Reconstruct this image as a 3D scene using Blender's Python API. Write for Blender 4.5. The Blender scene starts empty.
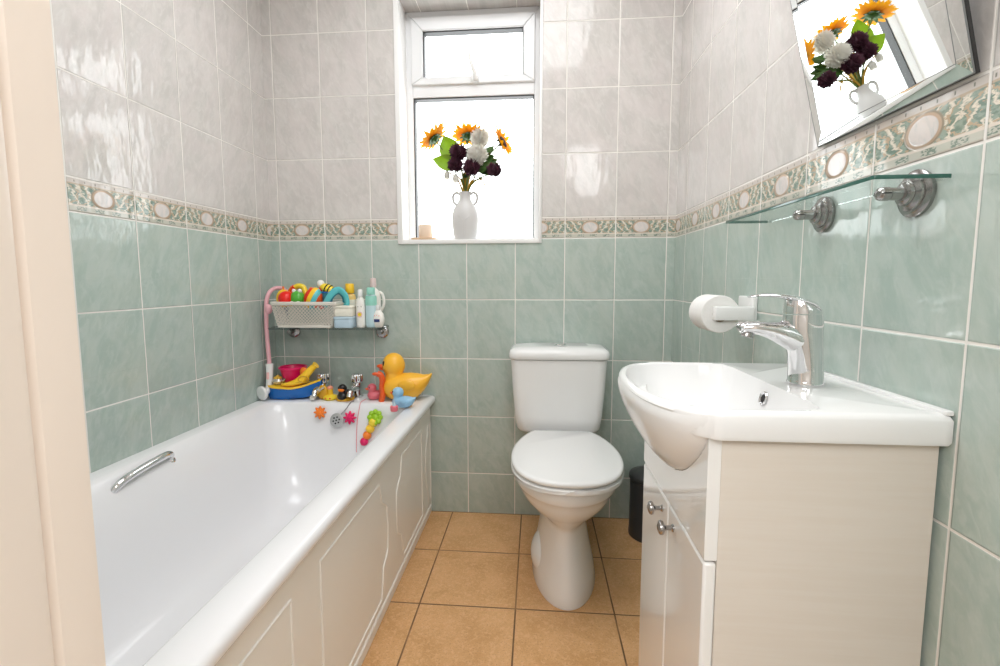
import bpy, math, random
from mathutils import Vector, Matrix, noise
random.seed(7)
sc = bpy.context.scene
PI = math.pi
sin, cos = math.sin, math.cos

# ------------------------------------------------------------ camera, sky, light, exposure
cam_d = bpy.data.cameras.new('camera')
cam = bpy.data.objects.new('camera', cam_d)
sc.collection.objects.link(cam)
sc.camera = cam
cam_d.sensor_width = 36.0
cam_d.lens = 483.73 * 36.0 / 1000.0
cam_d.shift_x = (500 - 494.42) / 1000.0
cam_d.shift_y = (326.78 - 333) / 1000.0
cam_d.clip_start = 0.02
YAW, PITCH, ROLL = 0.0863, -0.0960, -0.0018
fw = Vector((-sin(YAW) * cos(PITCH), cos(YAW) * cos(PITCH), sin(PITCH)))
rt = Vector((cos(YAW), sin(YAW), 0))
up = rt.cross(fw)
r2 = cos(ROLL) * rt + sin(ROLL) * up
u2 = -sin(ROLL) * rt + cos(ROLL) * up
cam.matrix_world = Matrix(((r2.x, u2.x, -fw.x, 1.1251), (r2.y, u2.y, -fw.y, -1.9931),
                           (r2.z, u2.z, -fw.z, 1.0005), (0, 0, 0, 1)))

world = bpy.data.worlds.new('overcast_sky')
sc.world = world
world.use_nodes = True
world.node_tree.nodes['Background'].inputs[0].default_value = (0.97, 0.99, 1.0, 1)
world.node_tree.nodes['Background'].inputs[1].default_value = 6.0

def area(name, loc, rot, sx, sy, power, col=(1, 1, 1)):
    l = bpy.data.lights.new(name, 'AREA')
    l.shape = 'RECTANGLE'; l.size = sx; l.size_y = sy; l.energy = power; l.color = col
    o = bpy.data.objects.new(name, l)
    o.location = loc; o.rotation_euler = rot
    sc.collection.objects.link(o)
    return o
area('bathroom_ceiling_fill', (0.95, -0.85, 2.36), (0, 0, 0), 0.9, 0.9, 15.5, (0.985, 0.99, 1.0))  # unseen fill added under the ceiling for soft even light, no fitting modelled
ll = Vector((0.40, -3.15, 1.95))
area('landing_fill', ll, (Vector((1.25, -0.9, 0.55)) - ll).to_track_quat('-Z', 'Y').to_euler(), 0.9, 0.7, 24.0, (0.98, 0.99, 1.0))  # added flash-like fill from behind the camera, not a lamp of the landing
lr = Vector((1.80, -2.75, 2.20))
area('landing_side_fill', lr, (Vector((0.7, -1.3, 0.6)) - lr).to_track_quat('-Z', 'Y').to_euler(), 1.0, 0.8, 22.0, (0.98, 0.99, 1.0))  # second added fill, brightens door jamb and bath panel from the right
portal = area('window_daylight', (0.852, 0.15, 1.64), (-PI / 2, 0, 0), 0.56, 0.94, 5.0, (0.97, 0.99, 1.0))
portal.data.cycles.is_portal = True

sc.view_settings.view_transform = 'Standard'
sc.view_settings.look = 'None'
sc.view_settings.gamma = 1.0
sc.view_settings.use_curve_mapping = False
sc.view_settings.exposure = 0.0
sc.cycles.use_denoising = True
sc.cycles.max_bounces = 10
sc.cycles.transparent_max_bounces = 16
sc.cycles.caustics_reflective = False
sc.cycles.caustics_refractive = False

# ------------------------------------------------------------ measured room
W = 1.6717            # room width
ZB = 1.1685           # underside of the border tiles
HB = 0.0839           # border height
TV, TH = 0.2482, 0.2  # wall tile pitch
H = 2.40
WX0, WX1, WZ0, WZ1, WD = 0.571, 1.135, 1.168, 2.112, 0.10   # window reveal

# ------------------------------------------------------------ node helper
class NT:
    def __init__(s, name):
        s.mat = bpy.data.materials.new(name); s.mat.use_nodes = True
        s.t = s.mat.node_tree; s.n = s.t.nodes; s.l = s.t.links
        s.b = s.n['Principled BSDF']
    def put(s, sock, v):
        if hasattr(v, 'is_output'): s.l.new(v, sock)
        elif isinstance(v, (tuple, list)) and len(v) == 3 and sock.type == 'RGBA': sock.default_value = (*v, 1)
        else: sock.default_value = v
    def m(s, op, a, b=None, c=None, clamp=False):
        n = s.n.new('ShaderNodeMath'); n.operation = op; n.use_clamp = clamp
        for i, v in enumerate((a, b, c)):
            if v is not None: s.put(n.inputs[i], v)
        return n.outputs[0]
    def mix(s, f, a, b):
        n = s.n.new('ShaderNodeMix'); n.data_type = 'RGBA'
        s.put(n.inputs[0], f); s.put(n.inputs[6], a); s.put(n.inputs[7], b)
        return n.outputs[2]
    def ramp(s, v, lo, hi, a=0.0, b=1.0):
        n = s.n.new('ShaderNodeMapRange'); n.interpolation_type = 'SMOOTHSTEP'
        s.put(n.inputs[0], v); s.put(n.inputs[1], lo); s.put(n.inputs[2], hi); s.put(n.inputs[3], a); s.put(n.inputs[4], b)
        return n.outputs[0]
    def noise(s, vec, scale, detail=3, rough=0.55, dist=0.0):
        n = s.n.new('ShaderNodeTexNoise')
        if vec is not None: s.l.new(vec, n.inputs['Vector'])
        n.inputs['Scale'].default_value = scale; n.inputs['Detail'].default_value = detail
        n.inputs['Roughness'].default_value = rough; n.inputs['Distortion'].default_value = dist
        return n.outputs[0]
    def comb(s, x, y, z):
        n = s.n.new('ShaderNodeCombineXYZ')
        for i, v in enumerate((x, y, z)): s.put(n.inputs[i], v)
        return n.outputs[0]
    def pos(s):
        g = s.n.new('ShaderNodeNewGeometry'); x = s.n.new('ShaderNodeSeparateXYZ')
        s.l.new(g.outputs['Position'], x.inputs[0])
        return g.outputs['Position'], x.outputs[0], x.outputs[1], x.outputs[2]
    def rnd(s, vec):
        n = s.n.new('ShaderNodeTexWhiteNoise'); n.noise_dimensions = '3D'; s.l.new(vec, n.inputs[0])
        return n.outputs[0]
    def bump(s, h, strength=1.0, dist=1.0):
        n = s.n.new('ShaderNodeBump'); n.inputs['Strength'].default_value = strength
        n.inputs['Distance'].default_value = dist; s.l.new(h, n.inputs['Height'])
        s.l.new(n.outputs[0], s.b.inputs['Normal'])
    def set(s, **k):
        for a, v in k.items():
            key = {'col': 'Base Color', 'rough': 'Roughness', 'metal': 'Metallic', 'trans': 'Transmission Weight',
                   'ior': 'IOR', 'coat': 'Coat Weight', 'coatr': 'Coat Roughness', 'spec': 'Specular IOR Level',
                   'sss': 'Subsurface Weight', 'alpha': 'Alpha'}[a]
            s.put(s.b.inputs[key], v)
        return s

def srgb(r, g, b):
    f = lambda c: (c / 255 / 12.92) if c / 255 <= 0.04045 else ((c / 255 + 0.055) / 1.055) ** 2.4
    return (f(r), f(g), f(b))

def plain(name, col, rough=0.4, metal=0.0, var=0.04, vscale=25.0, bump=0.0, **k):
    """a plain material with a little procedural mottling"""
    t = NT(name)
    tc = t.n.new('ShaderNodeTexCoord').outputs['Object']
    nz = t.noise(tc, vscale, 3)
    lo = tuple(max(0, c * (1 - var)) for c in col); hi = tuple(min(1, c * (1 + var)) for c in col)
    t.set(col=t.mix(nz, lo, hi), rough=rough, metal=metal, **k)
    if bump: t.bump(t.noise(tc, vscale * 4, 2), 1.0, bump)
    return t.mat

C_UP_A, C_UP_B, C_UP_C = srgb(212, 208, 204), srgb(199, 196, 192), srgb(221, 218, 215)
C_GR_A, C_GR_B, C_GR_C = srgb(183, 196, 189), srgb(168, 185, 177), srgb(194, 204, 198)
C_GROUT = srgb(237, 234, 228)

def wall_tiles(name, axis, sgn, off, ripple=1.0):
    t = NT(name)
    P, px, py, pz = t.pos()
    p = px if axis == 'X' else py
    u = t.m('SUBTRACT', t.m('MULTIPLY', p, sgn), off)
    un = t.m('DIVIDE', u, TH)
    iu = t.m('FLOOR', un); fu = t.m('FRACT', un)
    du = t.m('MULTIPLY', t.m('MINIMUM', fu, t.m('SUBTRACT', 1.0, fu)), TH)
    zu = t.m('DIVIDE', t.m('SUBTRACT', pz, ZB + HB), TV)
    zl = t.m('DIVIDE', t.m('SUBTRACT', pz, ZB), TV)
    def dz(z):
        f = t.m('FRACT', z)
        return t.m('MULTIPLY', t.m('MINIMUM', f, t.m('SUBTRACT', 1.0, f)), TV)
    isup = t.m('GREATER_THAN', pz, ZB + HB); islo = t.m('LESS_THAN', pz, ZB)
    isb = t.m('SUBTRACT', 1.0, t.m('ADD', isup, islo))
    db = t.m('MINIMUM', t.m('ABSOLUTE', t.m('SUBTRACT', pz, ZB)), t.m('ABSOLUTE', t.m('SUBTRACT', pz, ZB + HB)))
    dd = t.m('ADD', t.m('ADD', t.m('MULTIPLY', dz(zu), isup), t.m('MULTIPLY', dz(zl), islo)), t.m('MULTIPLY', db, isb))
    d = t.m('MINIMUM', du, dd)
    tile = t.ramp(d, 0.0014, 0.0026)                 # 0 grout, 1 tile face
    iz = t.m('FLOOR', t.m('ADD', t.m('MULTIPLY', zu, isup), t.m('MULTIPLY', zl, islo)))
    idv = t.comb(iu, iz, isb)
    r = t.rnd(idv)
    rb = t.rnd(t.comb(iz, t.m('ADD', iu, 31.7), isb))
    # marbling: every tile looks up its own patch of the cloud
    mv = t.comb(t.m('ADD', t.m('ADD', u, t.m('MULTIPLY', pz, 0.35)), t.m('MULTIPLY', r, 7.0)),
                t.m('MULTIPLY', r, 3.0), t.m('ADD', t.m('MULTIPLY', pz, 0.55), t.m('MULTIPLY', rb, 5.0)))
    n1 = t.noise(mv, 18, 5, 0.65, 0.8)
    n2 = t.noise(mv, 55, 4, 0.65, 0.8)
    n3 = t.noise(mv, 7, 3, 0.5, 2.0)
    k1 = t.ramp(n1, 0.36, 0.64); k2 = t.ramp(n2, 0.44, 0.72); k3 = t.ramp(n3, 0.35, 0.7)
    upc = t.mix(t.m('MULTIPLY', k2, 0.6), t.mix(k1, C_UP_A, C_UP_B), C_UP_C)
    upc = t.mix(t.m('MULTIPLY', k3, 0.35), upc, srgb(216, 206, 205))
    grc = t.mix(t.m('MULTIPLY', k2, 0.55), t.mix(k1, C_GR_A, C_GR_B), C_GR_C)
    grc = t.mix(t.m('MULTIPLY', k3, 0.3), grc, srgb(186, 195, 184))
    # border: oval medallion, scrolls, dashes
    v = t.m('DIVIDE', t.m('SUBTRACT', pz, ZB), HB)
    s_ = t.m('ABSOLUTE', t.m('SUBTRACT', fu, 0.5))
    ox = t.m('DIVIDE', s_, 0.155); oy = t.m('DIVIDE', t.m('SUBTRACT', v, 0.50), 0.27)
    ro = t.m('SQRT', t.m('ADD', t.m('MULTIPLY', ox, ox), t.m('MULTIPLY', oy, oy)))
    wob = t.m('MULTIPLY', t.m('SUBTRACT', t.noise(t.comb(fu, 0.0, v), 9, 3, 0.6, 0.6), 0.5), 1.2)
    vv = t.m('SUBTRACT', v, 0.5)
    str1 = t.m('SINE', t.m('MULTIPLY', t.m('ADD', t.m('SUBTRACT', t.m('MULTIPLY', s_, 5.2), t.m('MULTIPLY', vv, 1.5)), wob), 9.5))
    str2 = t.m('SINE', t.m('MULTIPLY', t.m('ADD', t.m('SUBTRACT', t.m('MULTIPLY', s_, 3.1), t.m('MULTIPLY', t.m('MULTIPLY', vv, vv), 5.0)), t.m('MULTIPLY', wob, 0.6)), 13.0))
    mm = t.mix(t.ramp(t.noise(t.comb(fu, r, v), 14, 3), 0.42, 0.6), srgb(150, 166, 153), srgb(116, 138, 126))
    mm = t.mix(t.ramp(str1, 0.42, 0.66), mm, srgb(206, 199, 184))
    mm = t.mix(t.ramp(str2, 0.72, 0.92), mm, srgb(188, 166, 140))
    mm = t.mix(t.ramp(str1, 0.86, 0.97), mm, srgb(228, 220, 204))
    mm = t.mix(t.ramp(ro, 1.12, 1.22, 1.0, 0.0), mm, srgb(150, 140, 122))
    mm = t.mix(t.ramp(ro, 1.00, 1.10, 1.0, 0.0), mm, srgb(196, 172, 150))
    mm = t.mix(t.ramp(ro, 0.84, 0.90, 1.0, 0.0), mm, t.mix(t.ramp(n2, 0.4, 0.7), srgb(222, 214, 210), srgb(202, 202, 200)))
    dash = t.m('MULTIPLY', t.ramp(t.noise(t.comb(t.m('MULTIPLY', fu, 30.0), r, t.m('MULTIPLY', v, 30.0)), 1.0, 2), 0.45, 0.55), t.ramp(t.m('SINE', t.m('MULTIPLY', fu, 25.0)), -0.4, 0.2))
    low = t.mix(dash, srgb(196, 196, 184), srgb(126, 142, 130))
    dots = t.ramp(t.m('SINE', t.m('MULTIPLY', fu, 44.0)), 0.93, 0.99)
    hi = t.mix(t.m('MULTIPLY', dots, t.ramp(t.m('ABSOLUTE', t.m('SUBTRACT', v, 0.9)), 0.02, 0.04, 1.0, 0.0)), srgb(208, 200, 193), srgb(130, 130, 118))
    bc = t.mix(t.ramp(v, 0.17, 0.19), low, srgb(222, 212, 200))
    bc = t.mix(t.ramp(v, 0.22, 0.24), bc, mm)
    bc = t.mix(t.ramp(v, 0.79, 0.81), bc, srgb(190, 172, 150))
    bc = t.mix(t.ramp(v, 0.83, 0.85), bc, hi)
    bc = t.mix(t.ramp(v, 0.05, 0.07, 1.0, 0.0), bc, srgb(190, 184, 172))
    col = t.mix(isb, t.mix(isup, grc, upc), bc)
    col = t.mix(t.m('MULTIPLY', t.m('SUBTRACT', r, 0.5), 0.16), col, (0.35, 0.36, 0.34))
    col = t.mix(tile, C_GROUT, col)
    t.set(col=col, rough=t.mix(tile, (0.55,) * 3, (0.10,) * 3), spec=0.5)
    # relief: sunk joints, slightly wavy and slightly tipped tiles
    rp = t.noise(t.comb(t.m('MULTIPLY', u, 1.0), r, t.m('MULTIPLY', pz, 0.38)), 26, 2, 0.5)
    tip = t.m('ADD', t.m('MULTIPLY', t.m('MULTIPLY', t.m('SUBTRACT', r, 0.5), fu), 0.0022),
              t.m('MULTIPLY', t.m('MULTIPLY', t.m('SUBTRACT', rb, 0.5), t.m('FRACT', zu)), 0.0022))
    emb = t.m('MULTIPLY', t.m('MULTIPLY', t.ramp(ro, 0.8, 1.15, 1.0, 0.0), isb), 0.0015)
    h = t.m('ADD', t.m('ADD', t.m('MULTIPLY', rp, 0.0011 * ripple), t.m('MULTIPLY', tip, tile)), t.m('ADD', t.m('MULTIPLY', t.ramp(d, 0.0008, 0.004), 0.0011), emb))
    t.bump(h, 1.0, 1.0)
    return t.mat

def floor_tiles():
    t = NT('terracotta_floor_tiles')
    P, px, py, pz = t.pos()
    def ax(p, off, pitch):
        n = t.m('DIVIDE', t.m('SUBTRACT', p, off), pitch); f = t.m('FRACT', n)
        return t.m('FLOOR', n), t.m('MULTIPLY', t.m('MINIMUM', f, t.m('SUBTRACT', 1.0, f)), pitch)
    ix, dx = ax(px, 0.770, 0.298); iy, dy = ax(py, -0.003, 0.300)
    d = t.m('MINIMUM', dx, dy); tile = t.ramp(d, 0.0016, 0.0030)
    r = t.rnd(t.comb(ix, iy, 0.0))
    n1 = t.noise(P, 9, 4, 0.6, 0.6); n2 = t.noise(P, 90, 4, 0.7, 0.8); n3 = t.noise(P, 240, 2, 0.6)
    c = t.mix(t.ramp(n1, 0.3, 0.7), srgb(219, 172, 122), srgb(203, 156, 104))
    c = t.mix(t.m('MULTIPLY', t.ramp(n2, 0.48, 0.62), 0.55), c, srgb(230, 188, 144))
    c = t.mix(t.m('MULTIPLY', t.ramp(n3, 0.56, 0.68), 0.45), c, srgb(150, 110, 72))
    c = t.mix(t.m('MULTIPLY', t.m('SUBTRACT', r, 0.4), 0.15), c, srgb(180, 130, 84))
    c = t.mix(tile, t.mix(t.ramp(n1, 0.4, 0.6), srgb(112, 84, 58), srgb(150, 116, 82)), c)
    t.set(col=c, rough=t.mix(tile, (0.8,) * 3, (0.38,) * 3), spec=0.35)
    t.bump(t.m('ADD', t.m('MULTIPLY', t.ramp(d, 0.001, 0.004), 0.0012), t.m('MULTIPLY', n2, 0.0003)), 1.0, 1.0)
    return t.mat

M = {}
M['tile_back'] = wall_tiles('wall_tiles_window_side', 'X', 1, 0.0386)
M['tile_left'] = wall_tiles('wall_tiles_bath_side', 'Y', -1, 0.0989, 2.6)
M['tile_right'] = wall_tiles('wall_tiles_basin_side', 'Y', -1, 0.1316)
M['floor'] = floor_tiles()
M['ceil'] = plain('white_ceiling_paint', (0.86, 0.85, 0.83), 0.8)
M['hall'] = plain('cream_landing_paint', (0.78, 0.75, 0.71), 0.7)
M['carpet'] = plain('beige_landing_carpet', (0.42, 0.36, 0.29), 0.95, bump=0.002, vscale=60)
M['upvc'] = plain('white_plastic_frame', (0.78, 0.79, 0.80), 0.28, var=0.01)
M['trimw'] = plain('white_plastic_trim', (0.86, 0.86, 0.85), 0.3, var=0.01)
M['gasket'] = plain('black_rubber_gasket', (0.02, 0.02, 0.02), 0.5)
M['jamb'] = plain('cream_gloss_paint', srgb(247, 234, 222), 0.35, var=0.02, vscale=6)
M['ceramic'] = plain('white_glazed_ceramic', (0.84, 0.84, 0.835), 0.10, var=0.008, vscale=4, spec=0.4)
M['acrylic'] = plain('white_bath_acrylic', (0.86, 0.86, 0.875), 0.16, var=0.006, vscale=4)
M['panel'] = plain('ivory_panel_plastic', srgb(240, 238, 232), 0.3, var=0.01, vscale=5)
M['seat'] = plain('white_seat_plastic', (0.85, 0.85, 0.845), 0.16, var=0.006)
M['chrome'] = plain('polished_chrome', (0.80, 0.80, 0.81), 0.05, 1.0, var=0.01)
M['satin'] = plain('brushed_nickel', (0.40, 0.39, 0.385), 0.2, 1.0, var=0.03)
M['grey_metal'] = plain('dull_grey_metal', (0.5, 0.5, 0.5), 0.35, 0.6, var=0.03)
M['hole'] = plain('dark_opening', (0.015, 0.015, 0.015), 0.6)
M['bin'] = plain('dark_grey_bin_metal', (0.09, 0.09, 0.095), 0.28, 0.75, var=0.06)
M['gloss'] = plain('white_gloss_door', (0.83, 0.82, 0.80), 0.07, var=0.008, vscale=4, coat=0.5)
M['paper'] = plain('white_tissue_paper', (0.86, 0.85, 0.83), 0.9, bump=0.0006, vscale=80)
M['card'] = plain('brown_cardboard', (0.35, 0.25, 0.16), 0.9)
M['whitep'] = plain('white_moulded_plastic', (0.84, 0.84, 0.83), 0.25, var=0.01)
M['seal'] = plain('grey_sealant', (0.33, 0.34, 0.33), 0.6)

def laminate():
    t = NT('beige_woodgrain_laminate')
    P, x, y, z = t.pos()
    n = t.noise(t.comb(t.m('MULTIPLY', x, 3.0), y, t.m('MULTIPLY', z, 60.0)), 2.0, 4, 0.6)
    t.set(col=t.mix(t.ramp(n, 0.35, 0.65), srgb(219, 211, 201), srgb(217, 208, 197)), rough=0.42, spec=0.35)
    return t.mat
M['lam'] = laminate()

def mirror_mat():
    t = NT('silvered_mirror'); t.set(col=(0.90, 0.92, 0.91), rough=0.012, metal=1.0); return t.mat
M['mirror'] = mirror_mat()

def window_glass():
    t = NT('clear_window_glass')
    tr = t.n.new('ShaderNodeBsdfTransparent'); tr.inputs[0].default_value = (0.97, 0.98, 0.98, 1)
    gl = t.n.new('ShaderNodeBsdfGlossy'); gl.inputs['Roughness'].default_value = 0.05
    mx = t.n.new('ShaderNodeMixShader'); mx.inputs[0].default_value = 0.06
    t.l.new(tr.outputs[0], mx.inputs[1]); t.l.new(gl.outputs[0], mx.inputs[2])
    t.l.new(mx.outputs[0], t.n['Material Output'].inputs[0])
    return t.mat
M['pane'] = window_glass()

def shelf_glass(name, tint, fac=0.12):
    t = NT(name)
    tr = t.n.new('ShaderNodeBsdfTransparent'); tr.inputs[0].default_value = (*tint, 1)
    gl = t.n.new('ShaderNodeBsdfGlossy'); gl.inputs['Roughness'].default_value = 0.03
    fr = t.n.new('ShaderNodeFresnel'); fr.inputs[0].default_value = 1.3
    mx = t.n.new('ShaderNodeMixShader')
    t.l.new(t.m('ADD', t.m('MULTIPLY', fr.outputs[0], 0.25), 0.015), mx.inputs[0])
    t.l.new(tr.outputs[0], mx.inputs[1]); t.l.new(gl.outputs[0], mx.inputs[2])
    t.l.new(mx.outputs[0], t.n['Material Output'].inputs[0])
    return t.mat
M['glass'] = shelf_glass('clear_shelf_glass', (0.95, 0.975, 0.965))
M['glassedge'] = plain('green_glass_edge', (0.035, 0.12, 0.095), 0.08, var=0.2, vscale=12)

# ------------------------------------------------------------ mesh helpers: every shape is (verts, faces)
def add(*shapes):
    V, F = [], []
    for v, f in shapes:
        b = len(V); V += [Vector(p) for p in v]; F += [tuple(i + b for i in q) for q in f]
    return V, F

def xf(shape, M4):
    return [M4 @ Vector(p) for p in shape[0]], shape[1]

def mv(shape, x=0, y=0, z=0):
    return xf(shape, Matrix.Translation((x, y, z)))

def box(x0, x1, y0, y1, z0, z1):
    V = [(x0, y0, z0), (x1, y0, z0), (x1, y1, z0), (x0, y1, z0), (x0, y0, z1), (x1, y0, z1), (x1, y1, z1), (x0, y1, z1)]
    F = [(3, 2, 1, 0), (4, 5, 6, 7), (0, 1, 5, 4), (1, 2, 6, 5), (2, 3, 7, 6), (3, 0, 4, 7)]
    return [Vector(v) for v in V], F

def loft(rings, cap0=True, cap1=True, closed=True):
    V, F = [], []
    n = len(rings[0])
    for r in rings: V += [Vector(p) for p in r]
    for i in range(len(rings) - 1):
        for j in range(n if closed else n - 1):
            a, b = i * n + j, i * n + (j + 1) % n
            F.append((a, b, b + n, a + n))
    if cap0: F.append(tuple(range(n - 1, -1, -1)))
    if cap1: F.append(tuple(range((len(rings) - 1) * n, len(rings) * n)))
    return V, F

def circ(r, z, n=32, cx=0, cy=0, ry=None):
    ry = r if ry is None else ry
    return [(cx + r * cos(2 * PI * i / n), cy + ry * sin(2 * PI * i / n), z) for i in range(n)]

def lathe(prof, n=32, cap0=True, cap1=True):
    return loft([circ(max(r, 1e-5), z, n) for r, z in prof], cap0, cap1)

def rrect(x0, x1, y0, y1, r, z, k=8):
    P = []
    for cx, cy, a0 in ((x1 - r, y1 - r, 0), (x0 + r, y1 - r, PI / 2), (x0 + r, y0 + r, PI), (x1 - r, y0 + r, 1.5 * PI)):
        for i in range(k + 1):
            a = a0 + PI / 2 * i / k
            P.append((cx + r * cos(a), cy + r * sin(a), z))
    return P

def rbox(x0, x1, y0, y1, z0, z1, r=0.01, e=0.004, k=6):
    """box with rounded vertical edges and eased top and bottom"""
    e = min(e, (z1 - z0) * 0.45, r * 0.9)
    q = e * 0.3
    return loft([rrect(x0 + e, x1 - e, y0 + e, y1 - e, r - e * 0.8, z0, k), rrect(x0 + q, x1 - q, y0 + q, y1 - q, r - q, z0 + q, k),
                 rrect(x0, x1, y0, y1, r, z0 + e, k), rrect(x0, x1, y0, y1, r, z1 - e, k),
                 rrect(x0 + q, x1 - q, y0 + q, y1 - q, r - q, z1 - q, k), rrect(x0 + e, x1 - e, y0 + e, y1 - e, r - e * 0.8, z1, k)])

def ell(c, r, n=24, m=14, rot=None):
    rings = []
    for i in range(m + 1):
        a = -PI / 2 + PI * i / m
        rings.append([(max(cos(a), 1e-4) * cos(2 * PI * j / n), max(cos(a), 1e-4) * sin(2 * PI * j / n), sin(a)) for j in range(n)])
    s = loft(rings)
    m4 = Matrix.Translation(c) @ (rot.to_4x4() if rot else Matrix()) @ Matrix.Diagonal((*((r,) * 3 if not hasattr(r, '__len__') else r), 1))
    return xf(s, m4)

def catmull(P, per=8, closed=False):
    P = [Vector(p) for p in P]; out = []; n = len(P)
    for i in range(n if closed else n - 1):
        if closed: a, b, c, d = P[i - 1], P[i], P[(i + 1) % n], P[(i + 2) % n]
        else: a, b, c, d = P[max(i - 1, 0)], P[i], P[i + 1], P[min(i + 2, n - 1)]
        for k in range(per):
            t = k / per
            out.append(0.5 * ((2 * b) + (c - a) * t + (2 * a - 5 * b + 4 * c - d) * t * t + (3 * b - a - 3 * c + d) * t ** 3))
    if not closed: out.append(P[-1])
    return out

def tube(P, R, n=12, closed=False, flat=None, side=None):
    """sweep; R a radius or one per point, flat = second radius (or list) across, side = fixed sideways direction"""
    P = [Vector(p) for p in P]; N = len(P)
    R = R if hasattr(R, '__len__') else [R] * N
    if flat is None: flat = R
    elif not hasattr(flat, '__len__'): flat = [flat] * N
    rings = []; prev = None
    for i in range(N):
        if closed: d = P[(i + 1) % N] - P[i - 1]
        else: d = P[min(i + 1, N - 1)] - P[max(i - 1, 0)]
        d.normalize()
        if side is not None: s = Vector(side) - d * d.dot(Vector(side))
        elif prev is None:
            s = d.cross(Vector((0, 0, 1)) if abs(d.z) < 0.9 else Vector((1, 0, 0)))
        else: s = prev - d * d.dot(prev)
        s.normalize(); prev = s
        q = d.cross(s)
        rings.append([P[i] + s * R[i] * cos(2 * PI * j / n) + q * flat[i] * sin(2 * PI * j / n) for j in range(n)])
    if closed: rings.append(rings[0])
    return loft(rings, not closed, not closed)

def prism(poly, axis, a, b):
    """polygon in the plane across axis ('x': (y,z), 'y': (x,z), 'z': (x,y)) swept from a to b"""
    def P(p, t):
        return {'x': (t, p[0], p[1]), 'y': (p[0], t, p[1]), 'z': (p[0], p[1], t)}[axis]
    return loft([[P(p, a) for p in poly], [P(p, b) for p in poly]])

def lerp_tab(tab, z):
    for (z0, *a), (z1, *b) in zip(tab, tab[1:]):
        if (z0 - z) * (z1 - z) <= 0 and z0 != z1:
            t = (z - z0) / (z1 - z0); return [p + (q - p) * t for p, q in zip(a, b)]
    return list(tab[-1][1:])

def frame_m(loc, zdir, xhint=(1, 0, 0)):
    z = Vector(zdir).normalized(); x = Vector(xhint); x = (x - z * z.dot(x)).normalized(); y = z.cross(x)
    m = Matrix((x, y, z)).transposed().to_4x4(); m.translation = Vector(loc); return m

# ------------------------------------------------------------ objects
def tag(o, label=None, cat=None, group=None, kind=None):
    if label: o['label'] = label
    if cat: o['category'] = cat
    if group: o['group'] = group
    if kind: o['kind'] = kind
    return o

def worldloc(o):
    v = Vector((0, 0, 0))
    while o: v += o.location; o = o.parent
    return v

def obj(name, shape, mat, parent=None, smooth=True, sharp=40, bevel=0.0, sub=0, origin=None):
    V, F = shape
    org = Vector(origin) if origin is not None else (worldloc(parent) if parent else None)
    if org is None:
        lo = [min(v[i] for v in V) for i in range(3)]; hi = [max(v[i] for v in V) for i in range(3)]
        org = Vector(((lo[0] + hi[0]) / 2, (lo[1] + hi[1]) / 2, lo[2]))
    me = bpy.data.meshes.new(name)
    me.from_pydata([tuple(Vector(v) - org) for v in V], [], F)
    import bmesh
    bm = bmesh.new(); bm.from_mesh(me); bmesh.ops.recalc_face_normals(bm, faces=bm.faces)
    bm.to_mesh(me); bm.free()
    if smooth:
        me.polygons.foreach_set('use_smooth', [True] * len(me.polygons))
        me.set_sharp_from_angle(angle=math.radians(sharp))
    mats = mat if isinstance(mat, (list, tuple)) else [mat]
    for x in mats: me.materials.append(M[x] if isinstance(x, str) else x)
    o = bpy.data.objects.new(name, me); sc.collection.objects.link(o)
    if parent: o.parent = parent; o.location = org - worldloc(parent)
    else: o.location = org
    if bevel:
        b = o.modifiers.new('edge', 'BEVEL'); b.width = bevel; b.segments = 2; b.limit_method = 'ANGLE'; b.angle_limit = 0.6
        b.harden_normals = False
    if sub:
        s = o.modifiers.new('sub', 'SUBSURF'); s.levels = s.render_levels = sub
    return o

def thing(name, loc, label, cat, group=None):
    o = bpy.data.objects.new(name, None); o.empty_display_size = 0.05
    sc.collection.objects.link(o); o.location = loc
    return tag(o, label, cat, group)

def struct(name, shape, mat, parent=None, **k):
    o = obj(name, shape, mat, parent, **k)
    if not parent: o['kind'] = 'structure'
    return o

# ============================================================ ROOM SHELL
T = 0.12
def wall_with_hole(x0, x1, z0, z1, hx0, hx1, hz0, hz1, y0, y1):
    return add(box(x0, hx0, y0, y1, z0, z1), box(hx1, x1, y0, y1, z0, z1), box(hx0, hx1, y0, y1, z0, hz0), box(hx0, hx1, y0, y1, hz1, z1))
YF = -1.73       # inner face of the door wall
struct('wall_back', wall_with_hole(-T, W + T, 0, H, WX0, WX1, WZ0 - 0.006, WZ1, 0, 0.20), 'tile_back', smooth=False)
struct('wall_left', box(-T, 0, YF - T, 0, 0, H), 'tile_left', smooth=False)
struct('wall_right', box(W, W + T, YF - T, 0, 0, H), 'tile_right', smooth=False)
struct('wall_front', add(box(-T, 0.845, YF - T, YF, 0, H), box(1.62, W + T, YF - T, YF, 0, H), box(0.845, 1.62, YF - T, YF, 2.02, H)), 'hall', smooth=False)
struct('floor', box(-T, W + T, YF - T, 0.0, -0.05, 0), 'floor', smooth=False)
struct('ceiling', box(-T, W + T, -3.6, 0.2, H, H + 0.05), 'ceil', smooth=False)
struct('floor_landing', box(-0.6, 2.4, -3.6, YF - T, -0.05, 0), 'carpet', smooth=False)
struct('wall_landing', add(box(-0.6, 2.4, -3.7, -3.6, 0, H), box(-0.7, -0.6, -3.7, YF - T, 0, H), box(2.4, 2.5, -3.7, YF - T, 0, H),
                           box(-0.7, -T, YF - T, YF, 0, H), box(W + T, 2.5, YF - T, YF, 0, H)), 'hall', smooth=False)
struct('ceiling_landing', add(box(-0.7, -T, -3.7, YF, H, H + 0.05), box(W + T, 2.5, -3.7, YF, H, H + 0.05)), 'ceil', smooth=False)

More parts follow.
